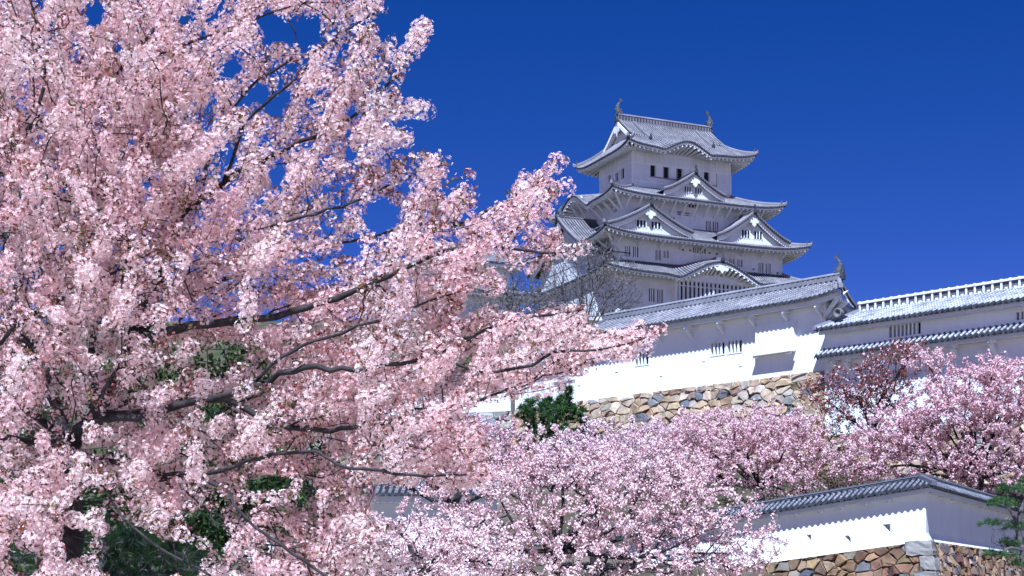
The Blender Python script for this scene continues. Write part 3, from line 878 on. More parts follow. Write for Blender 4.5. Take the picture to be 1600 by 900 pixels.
mb.build('wall', [M_WALL, M_DARK], lb)
for h in ws: bars(lb, h, to_L, 3, 0.10, -0.03, 0.1, M_WALL)
sill = MB(); h = ws[3]; sill.box(h[0][0] - 0.2, h[1][0] + 0.25, -0.12, -0.003, h[0][1] - 0.3, h[0][1] - 0.17); sill.build('sill', M_TRIM, lb)
# roof: front and back slopes, gabled left end, hipped right end
eo = yr + 0.95
rise = zr - 0.45 - ze_
t = MB()
def xe(y): return xr_e - 0.5 * (y + 0.95)
def zroof(k, a):
    lift = 0.35 * k * k * max(0, (a - (xr_e - 3)) / 3) ** 2
    return ze_ + rise * (1 - (1.12 * k - 0.12 * k * k)) + lift
for sg in (-1, 1):
    xc = xe(yr + sg * eo)
    fn = Fn(lambda a, k, sg=sg: ((a, yr + sg * eo * k, zroof(k, a)), k * 3.5), lambda a, xc=xc: max(0.0, (a - xr_r) / (xc - xr_r)) if xc > xr_r else 0.0)
    slope_sheet(t, xl_r - 0.2, xc, 0.32, 6, fn, 0.10, 0, 1, 0.15, 0.27, flip=sg > 0)
def hipf(a, k):
    k0 = min(0.999, abs(a) / eo); xc = xe(yr + (eo if a > 0 else -eo)); xh = xr_r + (xc - xr_r) * k0
    x = xh + (xe(yr + a) - xh) * (k - k0) / (1 - k0)
    return (x, yr + a, zroof(k, xr_e - (1 - abs(a) / eo) * 3)), k * 3.5
slope_sheet(t, -eo, eo, 0.32, 6, Fn(hipf, lambda a: min(0.999, abs(a) / eo)), 0.09, 0, 1, 0.12, 0.27)
ridge(t, (xl_r - 0.3, yr, zr - 0.45), (xr_r + 0.15, yr, zr - 0.45), 0.34, 0.5, 2, 0.36, 0, 2)
for sg in (-1, 1):
    xc = xe(yr + sg * eo); pts = [(xr_r + (xc - xr_r) * k, yr + sg * eo * k, zroof(k, xr_e) + 0.02) for k in (0, .2, .4, .6, .8, 1)]
    t.sweep(pts, [(-0.14, -0.05), (0.14, -0.05), (0.12, 0.16), (0.06, 0.22), (-0.06, 0.22), (-0.12, 0.16)], 2)
    pts = [(xl_r - 0.25, yr + sg * eo * k, zroof(k, -50) + 0.02) for k in (0, .25, .5, .75, 1)]
    t.sweep(pts, [(-0.16, -0.05), (0.16, -0.05), (0.12, 0.18), (-0.12, 0.18)], 0, side=(1, 0, 0))
wedge_orn(t, (xr_r + 0.2, yr, zr - 0.4), (1, 0, 0), 0.5, 1)
lr = t.build('roof', [M_TILE, M_END, M_RIDGE], lb)
e = MB()
def lz(a): return zroof(1, a)
N = 60
al = [xl_r + (xr_e - 0.16 - xl_r) * i / N for i in range(N + 1)]
e.grid([[(a, -0.95 + 0.24, lz(a) - 0.08 + 0.15 * max(0.0, min(1.0, (xr_e - 0.3 - a) / 0.8))) for a in al], [(a, -0.95 + 0.24, lz(a) - 0.36) for a in al], [(a, -0.95 + 0.40, lz(a) - 0.36) for a in al], [(a, 0.05, lz(a) + 0.02) for a in al]])
xs_ = xr_e - 0.16
bl_ = [-0.79 + (2 * eo - 0.32) * i / 20 for i in range(21)]
lr_ = lambda y: zroof(1, xr_e - (1 - abs(y - yr) / eo) * 3)
e.grid([[(xe(y) - 0.16, y, lr_(y) - 0.08 + 0.1 * max(0.0, min(1.0, (y + 0.7) / 0.8))) for y in bl_], [(xe(y) - 0.16, y, lr_(y) - 0.40) for y in bl_], [(xe(y) - 0.32, y, lr_(y) - 0.40) for y in bl_], [(-0.5 * min(4.2, max(0, y)), min(4.2, max(0, y)), ze_ + 0.25) for y in bl_]])
e.build('eaves', M_TRIM, lr)
ga = MB(); ga.add([(xl_r, -0.3, ze_), (xl_r, 4.5, ze_), (xl_r, yr, zr - 0.5)], [(0, 1, 2)]); ga.build('gable', M_WALL, lr)
for px in (986, 1033.6, 1082, 1131, 1181.5, 1233, 1284.5):
    k = MB()
    x = LF.ray(px, 480, 0)[0]
    za = lz(x) - 0.42
    k.bar((x, 0.0, za - 0.03), (x, -0.72, za - 0.03), 0.17, 0.2); k.bar((x, 0.02, za - 0.62), (x, -0.62, za - 0.12), 0.15, 0.17)
    k.build('eave_bracket', M_TRIM, lb)
k = MB()
k.bar((-0.1, 0, ze_ - 1.0), (xr_e - 0.5, -0.6, ze_ - 0.2), 0.17, 0.2); k.bar((-0.02, 0.3, ze_ - 1.0), (xr_e - 0.4, 0.3, ze_ - 0.2), 0.17, 0.2)
k.build('corner_bracket', M_TRIM, lb)
# hooded stone-drop bay with its open bottom
h0, h1 = LF.ray(1180, 530, -0.28)[0], LF.ray(1239.5, 530, -0.28)[0]
hz1, hz0 = LF.ray(1210, 505, -0.28)[2], LF.ray(1210, 551, -0.28)[2]
hb = MB()
hb.hexa([(h0, -0.34, hz0), (h1, -0.34, hz0), (h1, -0.003, hz0), (h0, -0.003, hz0), (h0, -0.24, hz1), (h1, -0.24, hz1), (h1, -0.003, hz1), (h0, -0.003, hz1)])
hb.box(h0 - 0.05, h1 + 0.12, -0.56, -0.30, hz0 - 0.08, hz0 - 0.003)
hb.box(h0 + 0.0, h0 + 0.3, -0.5, -0.36, hz0 - 0.2, hz0 - 0.083); hb.box(h1 - 0.4, h1 - 0.05, -0.5, -0.36, hz0 - 0.2, hz0 - 0.083)
hb.build('projecting_box', M_WALL, lb)
# lower roof that runs on to the left
t = MB()
fn = Fn(lambda a, k: ((a, 1.4 - 2.2 * k, 17.65 - 1.15 * k), k * 2.5))
slope_sheet(t, XL - 0.6, xl_r + 0.1, 0.30, 4, fn, 0.07, 0, 1, 0.11, 0.27)
fn = Fn(lambda a, k: ((a, 1.4 + 2.2 * k, 17.65 - 1.15 * k), k * 2.5))
slope_sheet(t, XL - 0.6, xl_r + 0.1, 0.30, 4, fn, 0.07, 0, 1, 0.11, 0.27, flip=True)
ridge(t, (XL - 0.6, 1.4, 17.65), (xl_r + 0.1, 1.4, 17.65), 0.34, 0.45, 2, 0.36, 0, 2)
wedge_orn(t, (XL - 0.5, 1.4, 17.7), (-1, 0, 0), 0.6, 1)
lo = t.build('lower_roof', [M_TILE_N, M_END, M_TRIM], lb)
e = MB(); e.box(XL - 0.4, xl_r, -0.66, -0.5, 16.1, 16.4); e.box(XL - 0.4, xl_r, -0.5, 0.05, 16.38, 16.41); e.build('eaves', M_TRIM, lo)
fish(lb, (xr_r, yr, zr + 0.02), -1, 0.6)

# ------------------------------------------------------------------ right-hand white building with two roofs
rb = empty('gatehouse_building', LF.loc, LF.rz)
tag(rb, 'white building with two bright tiled roofs one above the other beyond the red leaved tree', 'building')
YF = -0.35
XE = 21.0
ez1 = LF.ray(1441, 489.5, YF - 0.9)[2]; ez2 = LF.ray(1441, 534.5, YF - 0.9)[2]
rz1 = LF.ray(1441, 457, 1.9)[2]
xl1 = LF.ray(1277, 512, YF - 0.9)[0]; xl2 = LF.ray(1283, 556, YF - 0.9)[0]; xlr = LF.ray(1344, 472, 1.9)[0]
xl1 = xl2 = LF.ray(1288.5, 520, YF)[0] - 0.1
print('RB', ez1, ez2, rz1, xl1, xl2, xlr)
xw = LF.ray(1288.5, 520, YF)[0]
wr = [rwin(LF, 1389, 510.3, 536, 1438.5, YF), rwin(LF, 1588, 488.5, 514, 1640, YF)]
mb = MB(); to_R = lambda a, z, d: (a, YF + d, z)
panel(mb, rect(xw, XE, ez2 + 0.1, ez1 + 0.4), wr, to_R, 0.3)
panel(mb, rect(xw, XE, 9.3, ez2 + 0.098), [], to_R, 0.3)
mb.box(xw, xw + 0.004, YF, 4.2, 9.3, ez1 + 0.4); mb.box(xw, XE, 4.15, 4.2, 9.3, ez1 + 0.4)
mb.build('wall', [M_WALL, M_DARK], rb)
for h in wr: bars(rb, h, to_R, 7, 0.11, -0.03, 0.12, M_WALL)
t = MB()
ycr = 1.9; run = ycr - YF + 0.9
rs = rz1 - 0.55 - ez1
zf = lambda k, a: ez1 + rs * (1 - (1.08 * k - 0.08 * k * k))
for sg in (-1, 1):
    fn = Fn(lambda a, k, sg=sg: ((a, ycr + sg * run * k, zf(k, a)), k * 3.6), lambda a: max(0.0, (xlr - a) / (xlr - xl1)))
    slope_sheet(t, xl1, XE, 0.33, 6, fn, 0.11, 0, 1, 0.15, 0.3, flip=sg > 0)
fn = Fn(lambda a, k: ((xlr - (xlr - xl1) * k, ycr + a, zf(k, a)), k * 3.6), lambda a: abs(a) / run)
slope_sheet(t, -run, run, 0.33, 6, fn, 0.10, 3, 1, 0.12, 0.3, flip=True)  # left hip takes a darker tile, its shade put into the colour
for sg in (-1, 1):
    pts = [(xlr - (xlr - xl1) * k, ycr + sg * run * k, zf(k, 0) + 0.02) for k in (0, .25, .5, .75, 1)]
    t.sweep(pts, [(-0.13, -0.05), (0.13, -0.05), (0.1, 0.18), (-0.1, 0.18)], 0)
# openwork ridge: dark core, white posts and a white cap
t.box(xlr, XE, ycr - 0.1, ycr + 0.1, rz1 - 0.65, rz1 - 0.14, 3)
t.box(xlr - 0.05, XE, ycr - 0.19, ycr + 0.19, rz1 - 0.138, rz1 - 0.02, 2)
for i in range(int((XE - xlr) / 0.52)):
    x = xlr + 0.06 + i * 0.52
    t.box(x - 0.055, x + 0.055, ycr - 0.15, ycr + 0.15, rz1 - 0.6, rz1 - 0.14, 2)
    t.box(x + 0.2, x + 0.36, ycr - 0.15, ycr + 0.15, rz1 - 0.6, rz1 - 0.45, 2)
    t.box(x - 0.05, x + 0.05, ycr - 0.2, ycr + 0.2, rz1 - 0.10, rz1 + 0.012, 2)
wedge_orn(t, (xlr - 0.05, ycr, rz1 - 0.6), (-1, 0, 0), 0.45, 1)
ur = t.build('upper_roof', [M_TILE_N, M_END, M_WALL, M_TILE_L], rb)
def eave_strip(parent, x0, x1, z, y, yw):
    e = MB()
    e.box(x0, x1, y + 0.24, y + 0.36, z - 0.31, z - 0.09)
    e.box(x0, x1, y + 0.361, yw, z - 0.2, z - 0.12)
    return e.build('eaves', M_TRIM, parent)
eave_strip(ur, xl1 + 0.15, XE, ez1, YF - 0.9, YF + 0.05)
t = MB()
fn = Fn(lambda a, k: ((a, YF - 0.9 * k, ez2 + 0.5 * (1 - k)), k * 1.1), lambda a: max(0.0, (xw - a) / (xw - xl2)))
slope_sheet(t, xl2, XE, 0.33, 3, fn, 0.11, 0, 1, 0.15, 0.3)
fn = Fn(lambda a, k: ((xw - (xw - xl2) * k, YF + a, ez2 + 0.5 * (1 - k)), k * 1.1), lambda a: max(0.0, -a / 0.9))
slope_sheet(t, -0.9, 0.9, 0.33, 3, fn, 0.11, 0, 1, 0.15, 0.3, flip=True)
t.box(xw, XE, YF - 0.12, YF - 0.003, ez2 + 0.44, ez2 + 0.62, 2)
lo = t.build('lower_roof', [M_TILE_N, M_END, M_WALL], rb)
eave_strip(lo, xl2 + 0.15, XE, ez2, YF - 0.9, YF - 0.003)
for px in (1309, 1329, 1496, 1555):
    k = MB(); x = LF.ray(px, 540, YF)[0]; za = ez2 - 0.34
    k.bar((x, YF - 0.003, za), (x, YF - 0.7, za), 0.2, 0.2); k.bar((x, YF - 0.003, za - 0.6), (x, YF - 0.55, za - 0.1), 0.17, 0.2)
    k.build('eave_bracket', M_TRIM, rb)
sp = MB()                                                                      # drum of a loudspeaker under the eave corner
c = Vector(LF.ray(1309, 489, YF - 0.3)); q = [(math.cos(i * math.pi / 6), math.sin(i * math.pi / 6)) for i in range(12)]
rings = [[(c.x + a * r_, c.y + d, c.z + b_ * r_) for a, b_ in q + q[:1]] for r_, d in ((0.26, 0.25), (0.28, -0.05), (0.22, -0.07), (0.1, 0.05), (0.0, 0.05))]
sp.grid(rings); sp.build('vent', M_SOFF, rb)
# ------------------------------------------------------------------ dry-stone walls
def clip_poly(poly, nx, ny, c):
    out = []
    for i in range(len(poly)):
        a, b = poly[i], poly[(i + 1) % len(poly)]
        da, db = nx * a[0] + ny * a[1] - c, nx * b[0] + ny * b[1] - c
        if da <= 0: out.append(a)
        if (da < 0) != (db < 0):
            t = da / (da - db); out.append((a[0] + (b[0] - a[0]) * t, a[1] + (b[1] - a[1]) * t))
    return out

def stones(name, rng, x0, x1, z0, ztop, size, batter, palette, parent=None, yoff=0.0, slope=0.0, flat=1.5, quoin=None):
    """stone facing in the local frame (face at y = yoff at the top, coming forward downwards); quoin = palette for a column of big corner blocks at x0 or x1"""
    pts = []
    sx = size * flat; sz = size
    rowi = 0
    z = z0
    while z < ztop + sz:
        x = x0 - sx + rng.uniform(0, sx)
        while x < x1 + sx:
            pts.append((x + rng.uniform(-.38, .38) * sx, z + rng.uniform(-.42, .42) * sz)); x += sx * rng.uniform(0.6, 1.45)
        z += sz
    pts = np.array(pts); sc = np.array([1 / flat, 1.0])
    V, Fs, C = [], [], []
    def yface(z): return yoff - batter * (ztop - z) ** 1.12 if z < ztop else yoff
    for i, p in enumerate(pts):
        d = ((pts - p) * sc); dd = (d ** 2).sum(1); nb_ = np.argsort(dd)[1:16]
        poly = [(x0, z0), (x1, z0), (x1, ztop), (x0, ztop)]
        if not (x0 - sx < p[0] < x1 + sx and z0 - sz < p[1] < ztop + sz): continue
        for j in nb_:
            q = pts[j]; mx, mz = (p + q) / 2; nx_, nz_ = (q - p) * sc * sc
            poly = clip_poly(poly, nx_, nz_, nx_ * mx + nz_ * mz)
            if len(poly) < 3: break
        if len(poly) < 3: continue
        cen = np.mean(poly, 0)
        ar = 0.5 * abs(sum(poly[k][0] * poly[(k + 1) % len(poly)][1] - poly[(k + 1) % len(poly)][0] * poly[k][1] for k in range(len(poly))))
        if ar < 0.02 * size * size: continue
        # a few extra corners and jitter make the outlines chipped
        q2 = []
        for k in range(len(poly)):
            a, b = np.array(poly[k]), np.array(poly[(k + 1) % len(poly)])
            q2.append(a)
            if np.linalg.norm(b - a) > size * 0.35: q2.append((a + b) / 2 + rng.normal(0, 0.035 * size, 2))
        poly = np.array(q2); n = len(poly)
        r_ = 0.25 * size
        gap = rng.uniform(0.012, 0.03)
        prot = rng.uniform(0.02, 0.2) * size
        tilt = rng.normal(0, 0.17, 2)
        base = len(V)
        v = poly - cen; ln = np.linalg.norm(v, axis=1, keepdims=True) + 1e-6
        for (g, dep) in ((gap, -0.22 * size), (gap, -0.01), (gap + 0.06 * size, prot * 0.8), (gap + 0.17 * size, prot)):
            rr = cen + v * np.clip((ln - g) / ln, 0.12, 1)
            if dep > 0: rr = rr + rng.normal(0, 0.012 * size, rr.shape)
            for a in rr:
                dd_ = dep + ((a - cen) @ tilt if dep > 0 else 0) + (rng.normal(0, 0.03 * size) if dep > 0 else 0)
                zz = a[1]
                V.append((a[0], yface(zz) - dd_, zz + slope * a[0]))
        for l in range(3):
            for k in range(n):
                Fs.append((base + l * n + k, base + l * n + (k + 1) % n, base + (l + 1) * n + (k + 1) % n, base + (l + 1) * n + k))
        Fs.append(tuple(base + 3 * n + k for k in range(n)))
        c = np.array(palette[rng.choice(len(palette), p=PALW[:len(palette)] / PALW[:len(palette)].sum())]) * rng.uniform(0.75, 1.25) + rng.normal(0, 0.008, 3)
        C += [np.clip(c, 0.02, 0.7)] * (4 * n)
    # dark bed behind the joints
    base = len(V)
    for zz in np.linspace(z0, ztop, 6):
        for xx in (x0, x1): V.append((xx, yface(zz) + 0.12 * size, zz + slope * xx)); C.append(np.array([0.03, 0.027, 0.022]))
    for i in range(5): Fs.append((base + 2 * i, base + 2 * i + 1, base + 2 * i + 3, base + 2 * i + 2))
    me = bpy.data.meshes.new(name); me.from_pydata([tuple(map(float, p)) for p in V], [], Fs); me.materials.append(M_STONE)
    a = me.color_attributes.new('Col', 'FLOAT_COLOR', 'POINT')
    cc = np.ones((len(V), 4), np.float32); cc[:, :3] = np.array(C); a.data.foreach_set('color', cc.ravel())
    o = bpy.data.objects.new(name, me); COL.objects.link(o)
    if parent is not None: o.parent = parent
    return o
PALW = np.array([4, 3, 3, 2, 2, 0.7, 0.8])
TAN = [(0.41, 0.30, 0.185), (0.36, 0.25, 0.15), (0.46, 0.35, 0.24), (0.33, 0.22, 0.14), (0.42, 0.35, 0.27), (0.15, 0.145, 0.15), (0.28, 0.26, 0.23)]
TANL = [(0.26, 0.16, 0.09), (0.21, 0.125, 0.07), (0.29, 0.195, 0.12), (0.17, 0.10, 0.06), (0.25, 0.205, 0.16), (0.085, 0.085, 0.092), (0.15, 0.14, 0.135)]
GREY = [(0.27, 0.255, 0.215), (0.22, 0.21, 0.18), (0.31, 0.29, 0.25), (0.24, 0.22, 0.17), (0.19, 0.185, 0.175), (0.28, 0.24, 0.18), (0.35, 0.33, 0.29)]

def quoins(name, rng, c3, dirs, z0, ztop, batter, palette, h=0.75, l=(1.5, 0.75), parent=None, proud=0.16):
    """alternating long and short corner blocks; c3(z) -> corner point, dirs = the two horizontal directions along the faces"""
    V, Fs, C = [], [], []
    z = ztop; i = 0
    while z > z0:
        hh = h * rng.uniform(0.85, 1.2); a, b = (l[0], l[1]) if i % 2 == 0 else (l[1], l[0])
        a *= rng.uniform(0.85, 1.15); b *= rng.uniform(0.85, 1.15)
        pts = []
        for zz, sh in ((z - hh + 0.02, 0.0), (z - 0.02, 0.0)):
            c = np.array(c3(zz)); d0, d1 = np.array(dirs[0]), np.array(dirs[1])
            o = -(d0 + d1); o = o / np.linalg.norm(o) * proud
            c = c + o
            for p in (c, c + d0 * a, c + d0 * a + d1 * b, c + d1 * b): pts.append((p[0], p[1], zz))
        pts = np.array(pts); bm = bmesh.new()
        vs = [bm.verts.new(p) for p in pts]
        for f in ((0, 3, 2, 1), (4, 5, 6, 7), (0, 1, 5, 4), (1, 2, 6, 5), (2, 3, 7, 6), (3, 0, 4, 7)): bm.faces.new([vs[k] for k in f])
        bmesh.ops.bevel(bm, geom=bm.edges[:], offset=0.07 * h, segments=2, affect='EDGES', profile=0.6)
        bmesh.ops.subdivide_edges(bm, edges=[e for e in bm.edges if e.calc_length() > 0.3], cuts=3, use_grid_fill=True)
        for v in bm.verts: v.co += Vector(rng.normal(0, 0.022 * h / 0.75, 3))
        base = len(V); bm.verts.ensure_lookup_table()
        col = np.array(palette[rng.integers(len(palette))]) * rng.uniform(0.85, 1.15)
        for k, v in enumerate(bm.verts): v.index = k; V.append(tuple(v.co)); C.append(col)
        for f in bm.faces: Fs.append(tuple(base + v.index for v in f.verts))
        bm.free(); z -= hh; i += 1
    me = bpy.data.meshes.new(name); me.from_pydata([tuple(map(float, p)) for p in V], [], Fs); me.materials.append(M_STONE)
    at = me.color_attributes.new('Col', 'FLOAT_COLOR', 'POINT')
    cc = np.ones((len(V), 4), np.float32); cc[:, :3] = np.array(C); at.data.foreach_set('color', cc.ravel())
    o = bpy.data.objects.new(name, me); COL.objects.link(o)
    if parent is not None: o.parent = parent
    return o

rng = np.random.default_rng(11)
sw = empty('stone_wall', LF.loc, LF.rz)
tag(sw, 'tan and orange dry stone wall carrying the long white building', 'stone wall')
stones('stone_face', rng, XL, 0.1, 7.4, ZB, 0.48, 0.16, TAN, sw, 0.0)
stones('stone_face', rng, 0.1, 21, 5.6, 9.45, 0.58, 0.16, TAN, sw, -0.42)
cap = MB()
cap.box(XL, 0.0, 0.25, 4.4, ZB - 0.32, ZB - 0.262); cap.build('wall_top', M_SOIL, sw)
for i in range(34):
    pass
quoins('corner_stone', rng, lambda z: (0.1 + 0.0 * z, -0.16 * (ZB - z) ** 1.12 if z < ZB else 0, z), ((-1, 0, 0), (0, 1, 0)), 9.0, ZB - 0.05, 0.16, TAN[:5], 0.8, (1.3, 0.7), sw)
quoins('corner_stone', rng, lambda z: (XL, -0.16 * (ZB - z) ** 1.12, z), ((1, 0, 0), (0, 1, 0)), 8, ZB - 0.4, 0.16, [(0.46, 0.26, 0.13), (0.42, 0.25, 0.15)], 1.5, (0.95, 2.4), sw)

cw = LF.loc + LF.ex * XL
GF = Frame((cw[0] - 0.2, cw[1] + 0.15, EYE), R(-17))
gw_ = empty('stone_wall', GF.loc, GF.rz)
tag(gw_, 'weathered grey stone wall behind the foreground blossom, left of the orange corner stones', 'stone wall')
stones('stone_face', rng, -16, 0.0, 5.5, ZB - 0.1, 0.62, 0.16, GREY, gw_, 0.0, 0.0, 1.3)
gp = empty('plaster_wall', GF.loc, GF.rz)
tag(gp, 'white plaster wall on the grey stone wall, mostly hidden by foreground blossom', 'wall')
mb = MB(); mb.box(-16, -0.15, 0.1, 0.6, ZB - 0.3, ZB + 2.2); mb.build('wall', M_WALL, gp)
t = MB()
for sg in (-1, 1):
    fn = Fn(lambda a, k, sg=sg: ((a, 0.35 + sg * 0.9 * k, ZB + 2.75 - 0.5 * k), k))
    slope_sheet(t, -16, 0.1, 0.3, 3, fn, 0.07, 0, 1, 0.1, 0.27, flip=sg > 0)
ridge(t, (-16, 0.35, ZB + 2.75), (0.1, 0.35, ZB + 2.75), 0.3, 0.3)
t.build('coping', [M_TILE, M_END], gp)

# ------------------------------------------------------------------ low roofed wall at the lower right
K = np.array([15.27, 58.0, EYE])
lw_ = empty('plaster_wall', K, 0)
tag(lw_, 'low white wall with grey tiled coping, turning a corner above the stone base', 'wall')
A = Frame(K, R(-40)); B = Frame(K, R(62))
SL = 0.105                                                                      # the left wing climbs towards the corner
zb_, ze2, zr2 = 2.25, 4.22, 4.72
def toA(a, z, d=0.0):
    p = A.ex * a + A.ey * d; return (p[0], p[1], z + SL * a)
def toB(a, z, d=0.0):
    p = B.ex * a + B.ey * d; return (p[0], p[1], z)
def hole(pts): 
    out = []
    for px, py in pts:
        q = A.ray(px, py, 0.0); out.append((q[0], q[2] - SL * q[0]))
    return out
th = [hole([(1259.7, 835.3), (1267.3, 835.3), (1267.3, 849.5)]), hole([(1378.4, 819.6), (1391.3, 818.3), (1391.3, 836.0)]),
      hole([(1319.5, 838.5), (1323, 836), (1326.5, 837), (1329, 841), (1329.5, 846), (1327.5, 848)])]
mb = MB()
pan = MB()
panel(mb, rect(-24, 0, zb_ + 0.3, ze2 + 0.2), th, toA, 0.4, 0, 0)
for to, a0, a1, n in ((toA, -24, 0, 24), (toB, 0, 26, 26)):                     # flared foot
    rows = []
    for (z, o) in ((zb_ + 0.3, 0.0), (zb_ + 0.2, 0.02), (zb_ + 0.1, 0.06), (zb_ - 0.02, 0.13)):
        ext = o * 1.235
        rows.append([to(a0 + (a1 - a0) * i / n + (ext if (i == n and to is toA) else (-ext if i == 0 and to is toB else 0)), z, -o) for i in range(n + 1)])
    mb.grid(rows, 0)
mb.grid([[toB(0, ze2 + 0.2), toB(26, ze2 + 0.2)], [toB(0, zb_ + 0.3), toB(26, zb_ + 0.3)]], 0)
mb.grid([[toA(-24, ze2 + 0.2, 0.5), toA(-0.6, ze2 + 0.2, 0.5)], [toA(-24, zb_ - 0.3, 0.5), toA(-0.6, zb_ - 0.3, 0.5)]], 0)
mb.grid([[toB(0.6, ze2 + 0.2, 0.5), toB(26, ze2 + 0.2, 0.5)], [toB(0.6, zb_ - 0.3, 0.5), toB(26, zb_ - 0.3, 0.5)]], 0)
mb.build('wall', M_WALL, lw_)
t = MB()
EO = 0.68; YC = 0.25; mit = 1.235
zc = lambda k: zr2 - 0.14 - (zr2 - 0.14 - ze2) * k
for to, s_ in ((toA, 1), (toB, -1)):
    for sg in (-1, 1):
        def f(a, k, to=to, sg=sg): return to(a, zc(k), YC + sg * EO * k), k * 0.95
        if sg < 0:
            e0 = -YC * mit; e1 = (EO - YC) * mit
            if s_ > 0: fn = Fn(f, lambda a: min(1, max(0.0, (a - e0) / (e1 - e0)))); lo_, hi_ = -24, e1
            else: fn = Fn(f, lambda a: min(1, max(0.0, (-a - e0) / (e1 - e0)))); lo_, hi_ = -e1, 26
        else:
            fn = Fn(f)
            lo_, hi_ = (-24, -(YC + EO) * mit) if s_ > 0 else ((YC + EO) * mit, 26)
        slope_sheet(t, lo_, hi_, 0.25, 3, fn, 0.085, 0, 1, 0.10, 0.24, flip=sg > 0)
    e0 = YC * mit
    a, b = (to(-24, zr2 - 0.14, YC), to(-e0, zr2 - 0.14, YC)) if s_ > 0 else (to(e0, zr2 - 0.14, YC), to(26, zr2 - 0.14, YC))
    ridge(t, a, b, 0.2, 0.15, 0, 0.24, 1)
    for i in range(100):                                                        # round cover tiles along the ridge
        q = Vector(a).lerp(Vector(b), (i + 0.5) / 100)
        d = (Vector(b) - Vector(a)).normalized() * 0.05
        t.bar(q - d + Vector((0, 0, 0.15)), q + d + Vector((0, 0, 0.15)), 0.17, 0.07, 0)
p0, p1 = toA(-YC * mit, zr2 - 0.1, YC), toA((EO - YC) * mit, ze2 + 0.02, -(EO - YC))
t.sweep([p0, tuple((Vector(p0) + Vector(p1)) / 2), p1], [(-0.12, -0.05), (0.12, -0.05), (0.1, 0.12), (-0.1, 0.12)], 0)
cp = t.build('coping', [M_TILE_L, M_END], lw_)
e = MB()
for to, a0, a1, s_ in ((toA, -24, 0, 1), (toB, 0, 26, -1)):
    n = 60; y_ = -0.30
    for (y0, y1, z0, z1) in ((-0.29, -0.22, ze2 - 0.24, ze2 - 0.07),):
        rows = []
        for (y, z) in ((y0, z1), (y0, z0), (y1, z0), (0.05, z0 + 0.05)):
            ex = -y * mit
            rows.append([to((a0 - (ex if s_ < 0 else 0)) + ((a1 + (ex if s_ > 0 else 0)) - (a0 - (ex if s_ < 0 else 0))) * i / n, z, y) for i in range(n + 1)])
        e.grid(rows)
e.build('eaves', M_TRIM, cp)
for frm, to, pxs in ((A, toA, ((1212, 802), (1243, 799), (1281, 795), (1314.5, 790), (1351, 784.5), (1387.5, 779))), (B, toB, ((1474, 779), (1491.5, 784), (1512, 790), (1536, 796), (1562, 803)))):
    for px, py in pxs:
        x = frm.ray(px, py, -0.12)[0]
        k = MB(); sx_ = 0.07
        k.hexa([to(x - sx_, ze2 - 0.36, -0.21), to(x + sx_, ze2 - 0.36, -0.21), to(x + sx_, ze2 - 0.36, 0.0), to(x - sx_, ze2 - 0.36, 0.0), to(x - sx_, ze2 - 0.242, -0.21), to(x + sx_, ze2 - 0.242, -0.21), to(x + sx_, ze2 - 0.242, 0.0), to(x - sx_, ze2 - 0.242, 0.0)])
        k.build('eave_bracket', M_TRIM, lw_)
rng = np.random.default_rng(5)
ls = empty('stone_wall', K, 0)
tag(ls, 'rough brown and dark stone base with a pale granite corner under the low white wall', 'stone wall')
def place(o, fr): o.parent = ls; o.rotation_euler = (0, 0, fr.rz)
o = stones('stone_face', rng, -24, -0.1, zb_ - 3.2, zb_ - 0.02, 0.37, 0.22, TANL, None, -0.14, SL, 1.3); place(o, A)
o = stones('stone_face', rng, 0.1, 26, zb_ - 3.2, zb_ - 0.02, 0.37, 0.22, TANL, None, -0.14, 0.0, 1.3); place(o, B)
o = quoins('corner_stone', rng, lambda z: (A.ex * 0.14 * mit + A.ey * -0.14 + (A.ex * mit - A.ey) * 0.22 * max(0, zb_ - z) ** 1.12)[:2].tolist() + [z], (-A.ex, B.ex), zb_ - 3.0, zb_ + 0.02, 0.2, [(0.27, 0.245, 0.215), (0.24, 0.215, 0.19), (0.29, 0.27, 0.24)], 0.5, (0.95, 0.6)); o.parent = ls

# low wall glimpsed through the blossom, lower left
LG = Frame((*P(640, 0, 58)[:2], EYE), R(-6))
gl = empty('plaster_wall', LG.loc, LG.rz)
tag(gl, 'piece of low tiled white wall showing through the blossom at lower centre left', 'wall')
ge = LG.ray(650, 771, -0.6)[2]
mb = MB(); mb.box(-7, 3.2, 0, 0.5, ge - 3.2, ge + 0.2); mb.build('wall', M_WALL, gl)
t = MB()
for sg in (-1, 1):
    fn = Fn(lambda a, k, sg=sg: ((a, 0.25 + sg * 0.85 * k, ge + 0.5 * (1 - k)), k))
    slope_sheet(t, -7, 3.3, 0.24, 3, fn, 0.06, 0, 1, 0.09, 0.24, flip=sg > 0)
ridge(t, (-7, 0.25, ge + 0.5), (3.3, 0.25, ge + 0.5), 0.26, 0.3)
cp = t.build('coping', [M_TILE_L, M_END], gl)
e = MB(); e.box(-7, 3.2, -0.42, -0.35, ge - 0.32, ge - 0.07); e.box(-7, 3.2, -0.349, -0.004, ge - 0.3, ge - 0.26); e.build('eaves', M_WALL, cp)
# ------------------------------------------------------------------ trees
from mathutils import kdtree

def catmull(pts, step):
    pts = np.array(pts, float)
    q = np.vstack([2 * pts[0] - pts[1], pts, 2 * pts[-1] - pts[-2]])
    out = [pts[0]]
    for i in range(1, len(q) - 2):
        p0, p1, p2, p3 = q[i - 1:i + 3]
        n = max(2, int(np.linalg.norm(p2 - p1) / step))
        for t in np.arange(1, n + 1) / n:
            out.append(0.5 * ((2 * p1) + (-p0 + p2) * t + (2 * p0 - 5 * p1 + 4 * p2 - p3) * t * t + (-p0 + 3 * p1 - 3 * p2 + p3) * t ** 3))
    return np.array(out)

